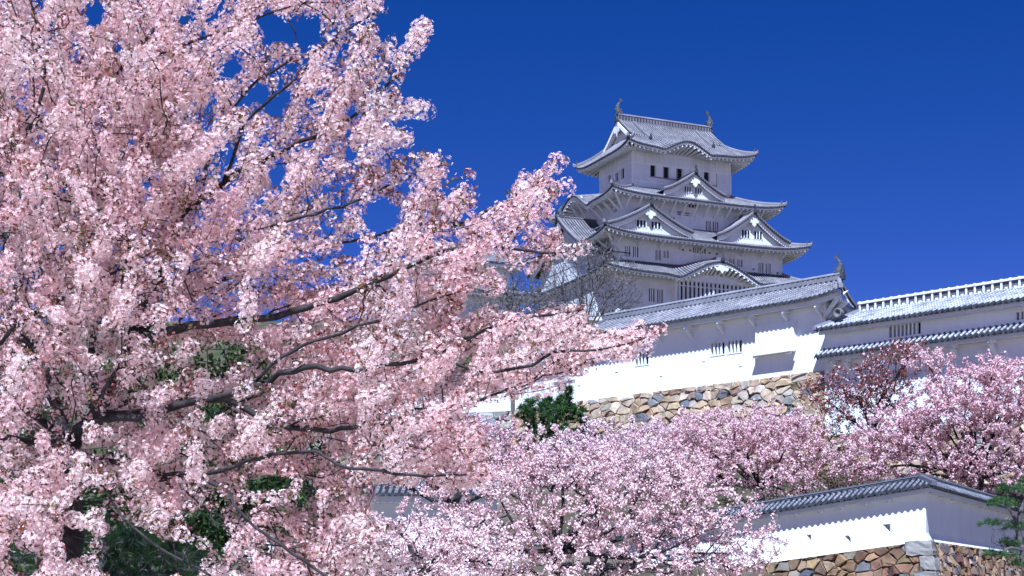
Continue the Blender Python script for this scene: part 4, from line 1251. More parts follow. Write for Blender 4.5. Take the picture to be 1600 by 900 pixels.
class Skel:
    def __init__(s, cap=120000):
        s.pos = np.zeros((cap, 3)); s.par = np.full(cap, -1, np.int64); s.plen = np.zeros(cap); s.dir = np.zeros((cap, 3)); s.limb = np.zeros(cap, bool); s.minr = np.zeros(cap); s.n = 0
    def add(s, p, par, limb=False, minr=0.0):
        i = s.n; s.pos[i] = p; s.par[i] = par; s.limb[i] = limb; s.minr[i] = minr
        if par >= 0:
            d = p - s.pos[par]; l = np.linalg.norm(d); s.plen[i] = s.plen[par] + l; s.dir[i] = d / max(l, 1e-9)
        s.n += 1
        return i
    def limbs(s, polys, step, rng, wob=0.0):
        for k, pl in enumerate(polys):
            r0, r1 = (pl[1] if isinstance(pl, tuple) else (0, 0)); pts = pl[0] if isinstance(pl, tuple) else pl
            c = catmull(pts, step)
            if wob: c[1:-1] += np.cumsum(rng.normal(0, wob, (len(c) - 2, 3)), 0) * np.sin(np.linspace(0, np.pi, len(c) - 2))[:, None]
            if k == 0: par = s.add(c[0], -1, True, r0)
            else: par = int(np.argmin(((s.pos[:s.n] - c[0]) ** 2).sum(1)))
            for j, p in enumerate(c[1:] if k == 0 else c):
                if np.linalg.norm(p - s.pos[par]) < step * 0.3: continue
                par = s.add(p, par, True, r0 + (r1 - r0) * j / len(c))
    def grow(s, attr, step, rng, bf=0.3, curl=0.35, jit=0.15, maxd=1e9, up=0.0):
        base = s.pos[:s.n]
        d0 = np.array([((base - a) ** 2).sum(1).min() for a in attr])
        for a in attr[np.argsort(d0)]:
            P_ = s.pos[:s.n]
            d = np.sqrt(((P_ - a) ** 2).sum(1))
            i = int(np.argmin(d + bf * s.plen[:s.n]))
            L = d[i]
            if L < step * 0.5 or L > maxd: continue
            n = max(1, int(L / step)); p0 = s.pos[i].copy()
            c = p0 + s.dir[i] * L * curl + np.array([0, 0, up * L]) * 0.3 + rng.normal(0, 1, 3) * L * 0.07
            par = i
            for t in np.arange(1, n + 1) / n:
                p = (1 - t) ** 2 * p0 + 2 * t * (1 - t) * c + t * t * a
                if t < 1: p = p + rng.normal(0, jit * step, 3)
                par = s.add(p, par)
    def radii(s, r0, k=2.4):
        acc = np.zeros(s.n); nch = np.zeros(s.n, int)
        par = s.par[:s.n]
        for i in range(s.n - 1, -1, -1):
            if nch[i] == 0: acc[i] = r0 ** k
            if par[i] >= 0: acc[par[i]] += acc[i]; nch[par[i]] += 1
        r = acc ** (1 / k)
        s.r = np.maximum(r, s.minr[:s.n]); s.nch = nch
        return s.r

def tubes(sk, rmin, rmax, sides, name, mt, parent):
    r = sk.r; par = sk.par[:sk.n]; i = np.where((par >= 0) & (r >= rmin) & (r < rmax))[0]
    if len(i) == 0: return None
    # tangent at each node: its own direction blended with the mean direction of its children
    T = sk.dir[:sk.n].copy()
    ch = np.zeros_like(T); np.add.at(ch, par[par >= 0], sk.dir[:sk.n][par >= 0] * r[par >= 0][:, None] ** 2)
    l = np.linalg.norm(ch, axis=1, keepdims=True); ch = np.where(l > 1e-9, ch / np.maximum(l, 1e-9), T)
    T = T + ch; T /= np.maximum(np.linalg.norm(T, axis=1, keepdims=True), 1e-9)
    ref = np.where(np.abs(T[:, 2:3]) < 0.8, np.array([[0, 0, 1.0]]), np.array([[0, 1.0, 0]]))
    U = np.cross(T, ref); U /= np.maximum(np.linalg.norm(U, axis=1, keepdims=True), 1e-9); W = np.cross(T, U)
    p = par[i]
    ang = np.arange(sides) * 2 * np.pi / sides
    def ring(node, rad, fu, fw): return sk.pos[node][:, None] + rad[:, None, None] * (np.cos(ang)[None, :, None] * fu[:, None] + np.sin(ang)[None, :, None] * fw[:, None])
    rp = np.minimum(r[p], r[i] * 1.25)
    side_branch = r[i] < 0.6 * r[p]
    fu = np.where(side_branch[:, None], U[i], U[p]); fw = np.where(side_branch[:, None], W[i], W[p])
    A_ = ring(p, rp, fu, fw); B_ = ring(i, r[i], U[i], W[i])
    V = np.concatenate([A_, B_], 1).reshape(-1, 3)
    m = len(i); b = (np.arange(m) * 2 * sides)[:, None, None]
    j = np.arange(sides); q = np.stack([j, (j + 1) % sides, sides + (j + 1) % sides, sides + j], -1)[None]
    return np_mesh(name, V, 4, (b + q).ravel(), mt, parent=parent, smooth=True)

def unit(v): return v / np.maximum(np.linalg.norm(v, axis=-1, keepdims=True), 1e-9)

def frames(N, rng):
    t = rng.normal(0, 1, N.shape); u = unit(np.cross(N, t)); return u, np.cross(N, u)

def flowers(name, rng, C, N, S, tint, parent, mt=None, petals=5, cen=(0.62, 0.16, 0.24)):
    """open five-petalled blossoms: C centres, N facing, S diameters, tint (m,3) petal colour"""
    m = len(C); u, w = frames(N, rng)
    ang = np.arange(petals) * 2 * np.pi / petals
    da = np.pi / petals
    loc = [(0, 0, 0)]
    for a in ang:
        for (rad, dd, h) in ((0.36, -da * 0.62, 0.10), (0.50, 0.0, 0.17), (0.36, da * 0.62, 0.10)):
            loc.append((rad * math.cos(a + dd), rad * math.sin(a + dd), h))
    loc = np.array(loc)
    V = C[:, None] + S[:, None, None] * (loc[None, :, 0:1] * u[:, None] + loc[None, :, 1:2] * w[:, None] + loc[None, :, 2:3] * N[:, None])
    k = len(loc)
    q = np.array([[0, 1 + 3 * j, 2 + 3 * j, 3 + 3 * j] for j in range(petals)])
    idx = ((np.arange(m) * k)[:, None, None] + q[None]).ravel()
    col = np.repeat(tint[:, None], k, 1).copy(); col[:, 0] = col[:, 0] * 0.5 + np.array(cen) * 0.5
    return np_mesh(name, V.reshape(-1, 3), 4, idx, mt or M_PETAL, col.reshape(-1, 3), parent)

def scraps(name, rng, C, N, S, tint, parent, mt, fold=0.25, asp=1.0):
    """bent leaf- or petal-sized pieces: two quads each"""
    m = len(C); u, w = frames(N, rng)
    loc = np.array([(-0.5, -0.3, fold), (0.5, -0.3, fold * 0.6), (-0.5, 0.0, 0), (0.5, 0.05, 0), (-0.4, 0.42, fold), (0.45, 0.34, fold)])
    loc[:, 1] *= asp
    V = C[:, None] + S[:, None, None] * (loc[None, :, 0:1] * u[:, None] + loc[None, :, 1:2] * w[:, None] + loc[None, :, 2:3] * N[:, None])
    q = np.array([[0, 1, 3, 2], [2, 3, 5, 4]])
    idx = ((np.arange(m) * 6)[:, None, None] + q[None]).ravel()
    return np_mesh(name, V.reshape(-1, 3), 4, idx, mt, np.repeat(tint, 6, 0), parent)

def blades(name, rng, C, D, L, W, tint, parent, mt):
    m = len(C); u, _ = frames(unit(D), rng)
    V = np.stack([C - u * W[:, None] / 2, C + u * W[:, None] / 2, C + unit(D) * L[:, None]], 1).reshape(-1, 3)
    return np_mesh(name, V, 3, np.arange(3 * m), mt, np.repeat(tint, 3, 0), parent)

def inpoly(px, py, poly):
    poly = np.asarray(poly, float); c = np.zeros(len(px), bool); j = len(poly) - 1
    for i in range(len(poly)):
        xi, yi = poly[i]; xj, yj = poly[j]
        c ^= ((yi > py) != (yj > py)) & (px < (xj - xi) * (py - yi) / (yj - yi + 1e-12) + xi); j = i
    return c

def Pv(px, py, D): return np.stack([(px - 800) / F * D, D, EYE + (HY - py) / F * D], -1)
def proj(p): return np.stack([800 + F * p[:, 0] / p[:, 1], HY - F * (p[:, 2] - EYE) / p[:, 1]], -1)

def spread(rng, sites, per, R_):
    n = rng.poisson(per, len(sites)); i = np.repeat(np.arange(len(sites)), n)
    d = unit(rng.normal(0, 1, (len(i), 3)))
    rad = (R_[i] if hasattr(R_, '__len__') else R_) * rng.uniform(0.25, 1, len(i)) ** 0.5
    return i, sites[i] + d * rad[:, None], d

# ---- the big cherry in front
rng = np.random.default_rng(21)
cherry = empty('cherry_tree', P(70, HY + 1.6 / 16.5 * F, 16.5))
tag(cherry, 'large foreground cherry tree with spreading dark limbs and full pink blossom filling the left half', 'cherry tree', 'cherry trees in blossom')
def L3(*q): return [P(*p) for p in q]
HUB = (110, 690, 16.6)
limbs = [
    (L3((70, 1186, 16.5), (85, 1000, 16.5), (100, 820, 16.6), HUB), (0.27, 0.17)),
    (L3(HUB, (150, 645, 16.2), (190, 580, 15.9), (220, 515, 15.7), (247, 455, 15.6), (268, 420, 15.6), (285, 370, 15.8), (305, 325, 16), (345, 285, 16), (380, 256, 16), (430, 236, 15.8), (485, 210, 15.6), (540, 190, 15.5), (600, 140, 15.4), (640, 88, 15.3), (660, 55, 15.3)), (0.10, 0.008)),
    (L3((305, 325, 16), (318, 290, 16.3), (360, 215, 16.5), (420, 150, 16.5), (480, 105, 16.4), (545, 65, 16.4), (575, 60, 16.3)), (0.035, 0.008)),
    (L3((345, 285, 16), (400, 200, 15.6), (470, 130, 15.4), (500, 90, 15.3), (540, 50, 15.3), (585, 20, 15.3)), (0.03, 0.007)),
    (L3((230, 535, 15.6), (245, 524, 15.2), (310, 513, 15.0), (370, 510, 14.9), (430, 507, 14.8), (500, 487, 14.7), (570, 456, 14.6), (640, 420, 14.5), (720, 395, 14.4), (800, 395, 14.4), (868, 395, 14.4)), (0.075, 0.008)),
    (L3((570, 456, 14.6), (640, 385, 14.8), (700, 345, 14.8), (770, 320, 14.7), (830, 295, 14.7), (848, 275, 14.7)), (0.025, 0.006)),
    (L3((640, 385, 14.8), (670, 325, 15), (685, 285, 15), (697, 252, 15)), (0.015, 0.006)),
    (L3((700, 345, 14.8), (770, 370, 14.6), (835, 330, 14.6), (862, 288, 14.6)), (0.014, 0.006)),
    (L3((160, 650, 15.8), (250, 640, 15.2), (350, 611, 14.7), (400, 596, 14.6), (440, 581, 14.5), (520, 577, 14.4), (610, 574, 14.3), (690, 555, 14.2), (760, 520, 14.1), (830, 500, 14.1), (908, 484, 14.1)), (0.07, 0.008)),
    (L3((400, 596, 14.6), (425, 570, 14.4), (460, 545, 14.3), (490, 530, 14.3), (560, 505, 14.3), (640, 480, 14.2), (720, 455, 14.2)), (0.03, 0.006)),
    (L3((690, 560, 14.2), (760, 583, 14.0), (830, 580, 14.0), (870, 566, 14.0), (940, 550, 13.9), (1008, 528, 13.9)), (0.022, 0.006)),
    (L3((120, 670, 16.2), (170, 652, 15.4), (240, 640, 15.0), (330, 622, 14.9), (380, 640, 14.8), (420, 662, 14.8), (500, 670, 14.6), (600, 660, 14.5), (700, 640, 14.4), (790, 610, 14.4)), (0.075, 0.008)),
    (L3(HUB, (150, 730, 15.6), (250, 752, 14.9), (310, 770, 14.5), (345, 800, 14.3), (400, 845, 14.1), (470, 885, 14), (560, 930, 14)), (0.055, 0.01)),
    (L3((250, 752, 14.9), (350, 735, 14.6), (450, 715, 14.3), (550, 730, 14.0), (640, 742, 13.8), (730, 742, 13.7)), (0.035, 0.007)),
    (L3(HUB, (60, 690, 15.6), (0, 680, 15.2), (-70, 700, 15)), (0.08, 0.02)),
    (L3((60, 688, 15.6), (90, 695, 15.2), (130, 720, 15), (180, 790, 14.6), (250, 850, 14.3), (330, 900, 14.2)), (0.045, 0.01)),
    (L3(HUB, (40, 640, 16.3), (-40, 570, 15.6), (-10, 530, 15.3), (20, 500, 15.2), (60, 470, 15.2), (110, 445, 15.2), (180, 420, 15.2), (250, 390, 15.2)), (0.07, 0.01)),
    (L3((20, 500, 15.2), (10, 460, 15.2), (0, 430, 15.3), (-20, 380, 15.4)), (0.03, 0.01)),
    (L3(HUB, (50, 560, 17), (-60, 420, 16.6), (-40, 330, 16), (0, 270, 15.7), (30, 222, 15.6), (55, 195, 15.6), (100, 178, 15.6), (157, 150, 15.6), (200, 103, 15.6), (245, 45, 15.6), (290, 0, 15.6), (310, -40, 15.6)), (0.10, 0.012)),
    (L3((205, 100, 15.6), (250, 80, 15.4), (300, 62, 15.3), (370, 30, 15.3), (450, 5, 15.3), (540, 5, 15.3)), (0.02, 0.006)),
    (L3((200, 103, 15.6), (190, 80, 15.5), (184, 60, 15.5)), (0.01, 0.005)),
    (L3((30, 222, 15.6), (60, 180, 15.2), (75, 120, 15.2), (60, 40, 15.3), (40, -20, 15.4)), (0.035, 0.01)),
    (L3((0, 270, 15.7), (60, 275, 15.3), (120, 290, 15.2), (180, 300, 15.1), (240, 300, 15.1)), (0.025, 0.006)),
    (L3((285, 370, 15.8), (340, 350, 15.3), (400, 345, 15.1), (480, 325, 15.0), (560, 305, 15), (620, 280, 15), (690, 260, 15)), (0.03, 0.006)),
    (L3((150, 645, 16.2), (140, 520, 17), (130, 380, 17.5), (160, 250, 17.6), (240, 180, 17.6), (330, 120, 17.4)), (0.07, 0.01)),
    (L3((220, 515, 15.7), (330, 450, 16.6), (450, 400, 17), (560, 380, 17), (640, 350, 16.8)), (0.05, 0.01)),
    (L3((150, 645, 16.2), (300, 600, 17.2), (450, 620, 17.6), (560, 660, 17.5), (640, 700, 17.3)), (0.05, 0.01)),
]
sk = Skel(); sk.limbs(limbs, 0.12, rng, 0.02)
OUT = [(-90, -70), (610, -60), (596, 20), (566, 34), (592, 62), (582, 92), (548, 98), (566, 112), (622, 74), (652, 46), (668, 58), (642, 112), (622, 150), (628, 190), (608, 214), (570, 232), (556, 246), (604, 254), (640, 244), (690, 246), (702, 268), (694, 308), (742, 304), (738, 332), (800, 304), (850, 266), (866, 284), (842, 320), (838, 345), (872, 384), (862, 412), (800, 420), (782, 402), (742, 430), (792, 450), (760, 482), (806, 498), (890, 474), (917, 488), (902, 518), (1004, 520), (1012, 538), (940, 566), (886, 590), (862, 610), (792, 622), (720, 640), (770, 742), (700, 762), (600, 752), (560, 770), (590, 830), (600, 900), (560, 970), (-90, 970)]
HOLES = [(150, 25, 20), (290, 30, 20), (185, 78, 16), (360, 112, 18), (398, 152, 24), (425, 168, 24), (320, 200, 13), (420, 38, 26), (455, 55, 26), (480, 62, 22), (505, 68, 12), (535, 332, 18), (500, 300, 12), (552, 388, 20), (592, 352, 22), (570, 340, 14), (632, 292, 16), (612, 330, 16), (545, 250, 14), (500, 345, 10), (222, 290, 8), (60, 10, 14), (330, 560, 34), (365, 555, 20), (200, 868, 62), (120, 850, 34), (290, 872, 40), (320, 820, 36), (430, 752, 24), (480, 770, 20), (395, 760, 18), (330, 640, 24), (250, 585, 18), (620, 560, 12), (170, 655, 18), (40, 880, 26), (680, 600, 14), (650, 778, 34), (690, 782, 26), (600, 778, 24), (770, 650, 30), (740, 470, 26), (700, 280, 4), (720, 320, 6)]
N = 15000
px = rng.uniform(-85, 1010, N); py = rng.uniform(-65, 965, N)
ok = inpoly(px, py, OUT)
for (hx, hy, hr) in HOLES: ok &= (px - hx) ** 2 + (py - hy) ** 2 > (hr * 0.92) ** 2
# thin the finger tips and the lower left, where the dark background shows
px, py = px[ok], py[ok]
den = np.where((py > 740) & (px < 440), 0.42, np.where((py > 470) & (px < 470), 0.62, np.where((px > 300) & (py < 430), 0.55, 1.0)))
thk = np.clip((760 - px) / 600, 0.12, 1.0)
D = np.where(px > 560, 14.6, 15.6) + rng.normal(0, 1, len(px)) * 0.35 + (rng.uniform(-1.6, 2.4, len(px)) * thk)
keepm = rng.random(len(px)) < den
px, py, D = px[keepm], py[keepm], D[keepm]
# keep the front of the big limbs partly clear
lp = []
for li, (l, (r0, r1)) in enumerate(limbs):
    if li not in (1, 4, 8, 18): continue
    c = catmull(l, 0.15); lp.append(np.c_[proj(c), c[:, 1], np.linspace(r0, r1, len(c))])
lp = np.concatenate(lp); lp = lp[lp[:, 3] > 0.018]
d2 = np.sqrt(((px[:, None] - lp[None, :, 0]) ** 2 + (py[:, None] - lp[None, :, 1]) ** 2))
near = ((d2 < (13 + lp[None, :, 3] / 15 * F)) & (D[:, None] < lp[None, :, 2] + 0.15)).any(1)
sel = ~near | (rng.random(len(px)) < np.where(px > 215, 0.7, 0.9))
attr = Pv(px[sel], py[sel], D[sel])
front = Pv(rng.uniform(-40, 330, 150), rng.uniform(740, 915, 150), rng.uniform(13.8, 15.0, 150))        # low boughs hanging in front of the trunk
attr = attr[rng.permutation(len(attr))[:3500]]
print('attr', len(attr))
attr = np.concatenate([attr, front])
sk.grow(attr, 0.11, rng, 0.22, 0.4, 0.12, 1.6, 0.25)
hasc = np.zeros(sk.n, bool); hasc[sk.par[1:sk.n]] = True
hub = P(*HUB)
wand = np.zeros(len(sk.n * [0]) + 60000)                                        # 0 on ordinary twigs, else the thickness of the blossom wand there
for i in np.where(~hasc)[0]:                                                    # every twig ends in a wand of blossom, reaching outwards and up
    d = 0.5 * sk.dir[i] + 0.5 * unit(sk.pos[i] - hub) + np.array([0.34, -0.12, 0.10]) + rng.normal(0, 0.26, 3)
    par = i; m = int(rng.integers(3, 9)); th = rng.uniform(0.065, 0.105)
    for j in range(m):
        d = unit(d + rng.normal(0, 0.15, 3) + np.array([0, 0, 0.04])); p = sk.pos[par] + d * 0.09
        q = proj(p[None])[0]
        if not inpoly(q[:1], q[1:], OUT)[0] and rng.random() < 0.6: break
        if any((q[0] - hx) ** 2 + (q[1] - hy) ** 2 < (hr * 0.9) ** 2 for hx, hy, hr in HOLES): break
        par = sk.add(p, par); wand[par] = th * (0.75 + 0.25 * math.sin(math.pi * (j + 1) / m)) * rng.uniform(0.8, 1.15)
sk.radii(0.0035, 2.5)
print('cherry nodes', sk.n, sk.r.max())
sk.r = np.minimum(sk.r, np.maximum(sk.minr[:sk.n] * 0.68, 0.014))
tr_ = tubes(sk, 0.03, 9, 9, 'trunk', M_BARK, cherry)
tubes(sk, 0.0, 0.03, 4, 'twigs', M_BARK, cherry)
pos = sk.pos[:sk.n]
pp = proj(pos)
hol = np.zeros(sk.n, bool)
for (hx, hy, hr) in HOLES: hol |= (pp[:, 0] - hx) ** 2 + (pp[:, 1] - hy) ** 2 < (hr * 0.8) ** 2
dl = np.full(sk.n, False)
for c in range(0, sk.n, 4000):
    s_ = slice(c, min(sk.n, c + 4000))
    dd = np.sqrt((pp[s_, None, 0] - lp[None, :, 0]) ** 2 + (pp[s_, None, 1] - lp[None, :, 1]) ** 2)
    dl[s_] = ((dd < 9 + lp[None, :, 3] / 15 * F) & (pos[s_, None, 1] < lp[None, :, 2] + 0.1) & (lp[None, :, 3] > 0.03)).any(1)
thin = (sk.r < 0.011) & ~hol & ~(dl & (rng.random(sk.n) < 0.4))
# blossom comes in runs along a twig: one random level per region
cell = np.floor(pos / 0.34).astype(int)
hsh = (np.abs(cell[:, 0] * 73856093 ^ cell[:, 1] * 19349663 ^ cell[:, 2] * 83492791) % 1000) / 1000.0
site = np.where(thin)[0]
wd = wand[site]
bare_ = hsh[site] < 0.10
per = np.where(wd > 0, np.where(bare_, 4.0, 38.0 * (wd / 0.085) ** 1.6), np.where(bare_, 1.5, 15.0))
n = rng.poisson(per); ii = np.repeat(site, n)
d = unit(rng.normal(0, 1, (len(ii), 3)) + np.array([0, 0, 0.1]))
R_ = np.where(wand[ii] > 0, wand[ii], 0.06)
rad = rng.uniform(0.45, 1, len(ii)) ** 0.5 * R_
C = pos[ii] + d * rad[:, None]
Nn = unit(d + rng.normal(0, 0.24, d.shape))
S = rng.uniform(0.031, 0.042, len(ii))
base = np.array([0.94, 0.70, 0.63])
reg = np.floor(pos / 0.8).astype(int); rh_ = (np.abs(reg[:, 0] * 9176 ^ reg[:, 1] * 66371 ^ reg[:, 2] * 31337) % 1000) / 1000.0
tint = base + (rh_[ii][:, None] - 0.5) * np.array([0.04, 0.13, 0.10]) + rng.normal(0, 1, (len(ii), 1)) * np.array([0.03, 0.055, 0.05])
tint = np.clip(tint, 0.2, 0.9)
crown = flowers('blossom_crown', rng, C, Nn, S, tint, cherry)
# bronze young leaves and red calyces between the blossom
ls_ = np.where((sk.r < 0.009) & ~hol)[0]
tip = (sk.nch == 0)[ls_]
k_ = np.where(tip, 5.0, 1.6) * np.where(hsh[ls_] < 0.2, 2.5, 1.0)
n = rng.poisson(k_); ii = np.repeat(ls_, n)
d = unit(rng.normal(0, 1, (len(ii), 3)) + np.array([0, 0, 0.4]))
C = pos[ii] + d * (rng.uniform(0.3, 1.08, (len(ii), 1)) * np.maximum(wand[ii], 0.07)[:, None])
pal = np.array([[0.22, 0.07, 0.045], [0.30, 0.09, 0.06], [0.20, 0.12, 0.04], [0.17, 0.15, 0.04], [0.34, 0.13, 0.11]])
tint = pal[rng.integers(0, 5, len(ii))] * rng.uniform(0.7, 1.2, (len(ii), 1))
scraps('young_leaves', rng, C, unit(d + rng.normal(0, .6, d.shape)), rng.uniform(0.022, 0.045, len(ii)), tint, cherry, M_LEAF, 0.2, 0.8)

# ---- blossom trees further back: limbs fan out from the trunk, long wands covered in blossom
def mid_cherry(name, label, seed, D, base_px, fork, lumps, nattr, tint0, per=9.0, srad=0.17, fs=(0.07, 0.12), limbs_px=(), leaf=0.4, tw=0.011, leafpal=None, Lstep=0.28, cat='cherry tree', bare=1.0, group=None, tr=0.16, sat=(0.03, 0.07, 0.06), leafs=1.0, bk=None):
    rng = np.random.default_rng(seed)
    bx, by = base_px
    b = P(bx, by, D); b[2] = float(hgt(b[0], b[1])) - 0.1
    root = empty(name, b)
    tag(root, label, cat, group or {'cherry_tree': 'cherry trees in blossom', 'bare_tree': 'leafless trees below the keep', 'evergreen_tree': 'evergreens behind the big cherry', 'leafy_shrub': 'brown shrubs on the slope'}.get(name))
    sk = Skel()
    fk = P(*fork, D)
    pl = [([b, (b + fk) / 2 + rng.normal(0, 0.08, 3), fk], (tr, tr * 0.75))]
    for q in limbs_px: pl.append(([fk] + [P(x, y, D + dz) for x, y, dz in q], (tr * 0.55, 0.02)))
    A_ = []
    w = np.array([l[2] * l[3] for l in lumps], float); w /= w.sum()
    cnt = rng.multinomial(nattr, w)
    for (cx, cy, rx, ry, dz), c in zip([(l + (0,))[:5] for l in lumps], cnt):
        v = unit(rng.normal(0, 1, (c, 3))) * (rng.uniform(0.15, 1, (c, 1)) ** 0.42)
        A_.append(np.stack([cx + v[:, 0] * rx, cy + v[:, 1] * ry, D + dz + v[:, 2] * 0.8 * rx / F * D], -1))
        pl.append(([fk, (fk * 0.55 + P(cx, cy, D + dz) * 0.45) + rng.normal(0, 0.2, 3), P(cx, cy + ry * 0.3, D + dz)], (tr * 0.5, 0.03)))
    A_ = np.concatenate(A_); at = Pv(A_[:, 0], A_[:, 1], A_[:, 2])
    sk.limbs(pl, Lstep, rng, 0.02)
    sk.grow(at, Lstep, rng, 0.35, 0.3, 0.12, 6, 0.45)
    sk.radii(tw, 2.4)
    sk.r = np.minimum(sk.r, np.maximum(sk.minr[:sk.n] * 1.2, 0.045))
    tubes(sk, 0.04, 9, 7, 'trunk', bk or M_BARK, root); tubes(sk, 0, 0.04, 3, 'twigs', bk or M_BARK, root)
    pos = sk.pos[:sk.n]
    s_ = np.where(sk.r < 0.034)[0]
    cell = np.floor(pos / 0.9).astype(int); hsh = (np.abs(cell[:, 0] * 73856093 ^ cell[:, 1] * 19349663 ^ cell[:, 2] * 83492791) % 1000) / 1000.0
    if per > 0:
        s2 = s_[rng.random(len(s_)) < bare]
        n = rng.poisson(per * np.where(hsh[s2] < 0.2, 0.35, 1.1)); ii = np.repeat(s2, n)
        d = unit(rng.normal(0, 1, (len(ii), 3)))
        ax = sk.dir[ii] * rng.uniform(-0.5, 0.5, (len(ii), 1)) * Lstep
        C = pos[ii] + ax + d * (srad * rng.uniform(0.2, 1, (len(ii), 1)))
        tint = np.clip(np.array(tint0) + (hsh[ii][:, None] - .5) * np.array(sat) * 1.4 + rng.normal(0, 1, (len(ii), 1)) * np.array(sat) * 0.7, 0.05, 0.9)
        scraps('blossom_crown', rng, C, unit(d + rng.normal(0, .28, d.shape)), rng.uniform(*fs, len(ii)), tint, root, M_PETAL, 0.3, 1.2)
        print(name, sk.n, len(C))
    if leaf > 0:
        lp_ = np.array(leafpal if leafpal is not None else [[0.22, 0.08, 0.06], [0.28, 0.11, 0.09], [0.2, 0.13, 0.07]])
        n = rng.poisson(leaf, len(s_)); ii = np.repeat(s_, n)
        d = unit(rng.normal(0, 1, (len(ii), 3)) + np.array([0, 0, .3]))
        C = pos[ii] + d * (srad * 1.05 * rng.uniform(0.4, 1, (len(ii), 1)))
        scraps('young_leaves' if per > 0 else 'leaf_crown', rng, C, unit(d + rng.normal(0, .5, d.shape)), rng.uniform(fs[0] * .7, fs[1] * .8, len(ii)) * leafs, lp_[rng.integers(0, len(lp_), len(ii))] * rng.uniform(.7, 1.25, (len(ii), 1)), root, M_LEAF)
    return root

PINK = (0.80, 0.58, 0.62)
mid_cherry('cherry_tree', 'wide pink cherry tree in the bottom centre, its thin dark trunks showing low down', 31, 48, (880, 1010), (870, 860),
    [(880, 790, 190, 90), (1020, 800, 170, 100), (1130, 840, 110, 80), (760, 790, 140, 100), (700, 860, 120, 60), (950, 880, 260, 50), (1000, 740, 110, 60, 2), (870, 720, 90, 55, 1)],
    1500, (0.80, 0.575, 0.555), 20, 0.14, (0.05, 0.085),
    [((880, 800, 0), (878, 740, 0)), ((910, 800, 0.4), (925, 745, .6)), ((960, 820, -.5), (1010, 760, -.5)), ((820, 830, -.4), (770, 760, -.6)), ((1010, 870, -1), (1100, 830, -1.5))], 1.4)
mid_cherry('cherry_tree', 'pale whitish pink cherry tree low down in front of the glimpsed low wall', 32, 40, (640, 1030), (650, 900),
    [(650, 850, 110, 50), (580, 880, 90, 45), (740, 860, 90, 55), (660, 900, 130, 40)], 700, (0.84, 0.635, 0.61), 18, 0.13, (0.045, 0.075),
    [((640, 850, 0), (600, 810, 0)), ((700, 860, 0), (760, 810, 0))], 0.3)
mid_cherry('cherry_tree', 'mauve pink cherry tree under the tan stone wall, dark forked trunk above the low coping', 33, 74, (1192, 800), (1188, 765),
    [(1110, 675, 105, 40), (1200, 668, 95, 42), (1050, 705, 105, 42), (1160, 715, 130, 55), (1240, 705, 65, 55), (1000, 705, 60, 35), (1050, 740, 120, 45), (1230, 760, 60, 30, -3)],
    1500, (0.76, 0.53, 0.535), 20, 0.17, (0.065, 0.11), [((1150, 735, 0), (1090, 690, 0)), ((1210, 735, 0), (1230, 690, 0)), ((1170, 720, .5), (1150, 660, .5)), ((1120, 750, -.5), (1010, 710, -.5))], 1.0)
mid_cherry('cherry_tree', 'pink cherry tree at right edge under the double roofed building, black trunk', 34, 72, (1533, 790), (1532, 745),
    [(1480, 630, 90, 45), (1540, 610, 100, 55), (1605, 615, 85, 60), (1410, 680, 80, 42), (1480, 680, 130, 55), (1580, 690, 90, 60), (1345, 715, 60, 50), (1400, 655, 45, 28), (1440, 730, 110, 35), (1560, 740, 90, 35), (1450, 560, 45, 22), (1550, 575, 55, 25), (1640, 660, 60, 90)],
    2000, (0.74, 0.505, 0.515), 19, 0.165, (0.065, 0.11), [((1500, 700, 0), (1460, 640, 0)), ((1545, 700, 0), (1570, 620, 0)), ((1520, 690, .6), (1520, 620, .6)), ((1450, 740, -.4), (1380, 700, -.5)), ((1590, 730, 0), (1640, 690, 0))], 1.5)
mid_cherry('cherry_tree', 'shaded mauve cherry tree behind the foreground blossom, below the grey stone wall', 35, 52, (700, 960), (705, 800),
    [(700, 690, 110, 60), (620, 640, 110, 70), (780, 700, 90, 55), (560, 600, 90, 60), (500, 640, 90, 60), (820, 730, 60, 40)], 1000, (0.72, 0.50, 0.515), 17, 0.14, (0.05, 0.085),
    [((690, 740, 0), (640, 660, 0)), ((740, 740, 0), (790, 690, 0))], 0.9)
mid_cherry('cherry_tree', 'cherry tree bearing lilac pink upright plumes in front of the green pine', 36, 62, (930, 900), (930, 780),
    [(900, 700, 60, 28), (935, 684, 45, 34), (960, 720, 80, 40), (880, 730, 60, 30), (1000, 690, 50, 40)], 480, (0.79, 0.595, 0.605), 19, 0.15, (0.055, 0.095),
    [((910, 730, 0), (880, 690, 0)), ((950, 730, 0), (960, 660, 0))], 0.25)
mid_cherry('red_leaved_tree', 'red leaved tree with scattered blossom beneath the left end of the double roofed building', 37, 79, (1370, 740), (1360, 680),
    [(1340, 600, 60, 35), (1390, 575, 50, 40), (1420, 550, 40, 22), (1290, 615, 45, 28), (1380, 620, 60, 30), (1330, 640, 50, 30)], 800, (0.72, 0.52, 0.58), 1.6, 0.16, (0.08, 0.13),
    [((1350, 640, 0), (1320, 610, 0)), ((1385, 630, 0), (1410, 570, 0))], 8, 0.012, [[0.24, 0.065, 0.04], [0.30, 0.085, 0.05], [0.19, 0.065, 0.04], [0.28, 0.13, 0.075]], cat='tree')
mid_cherry('leafy_shrub', 'brown leaved shrub below the stone corner, left of the right-hand cherry', 38, 77, (1322, 790), (1320, 760),
    [(1315, 700, 36, 40), (1330, 750, 60, 30), (1290, 660, 26, 30), (1280, 755, 50, 26)], 420, PINK, 0, 0.16, (0.08, 0.14), (), 3.2, 0.012, [[0.16, 0.08, 0.03], [0.2, 0.10, 0.045], [0.10, 0.08, 0.03], [0.17, 0.06, 0.04]], cat='shrub', tr=0.06)
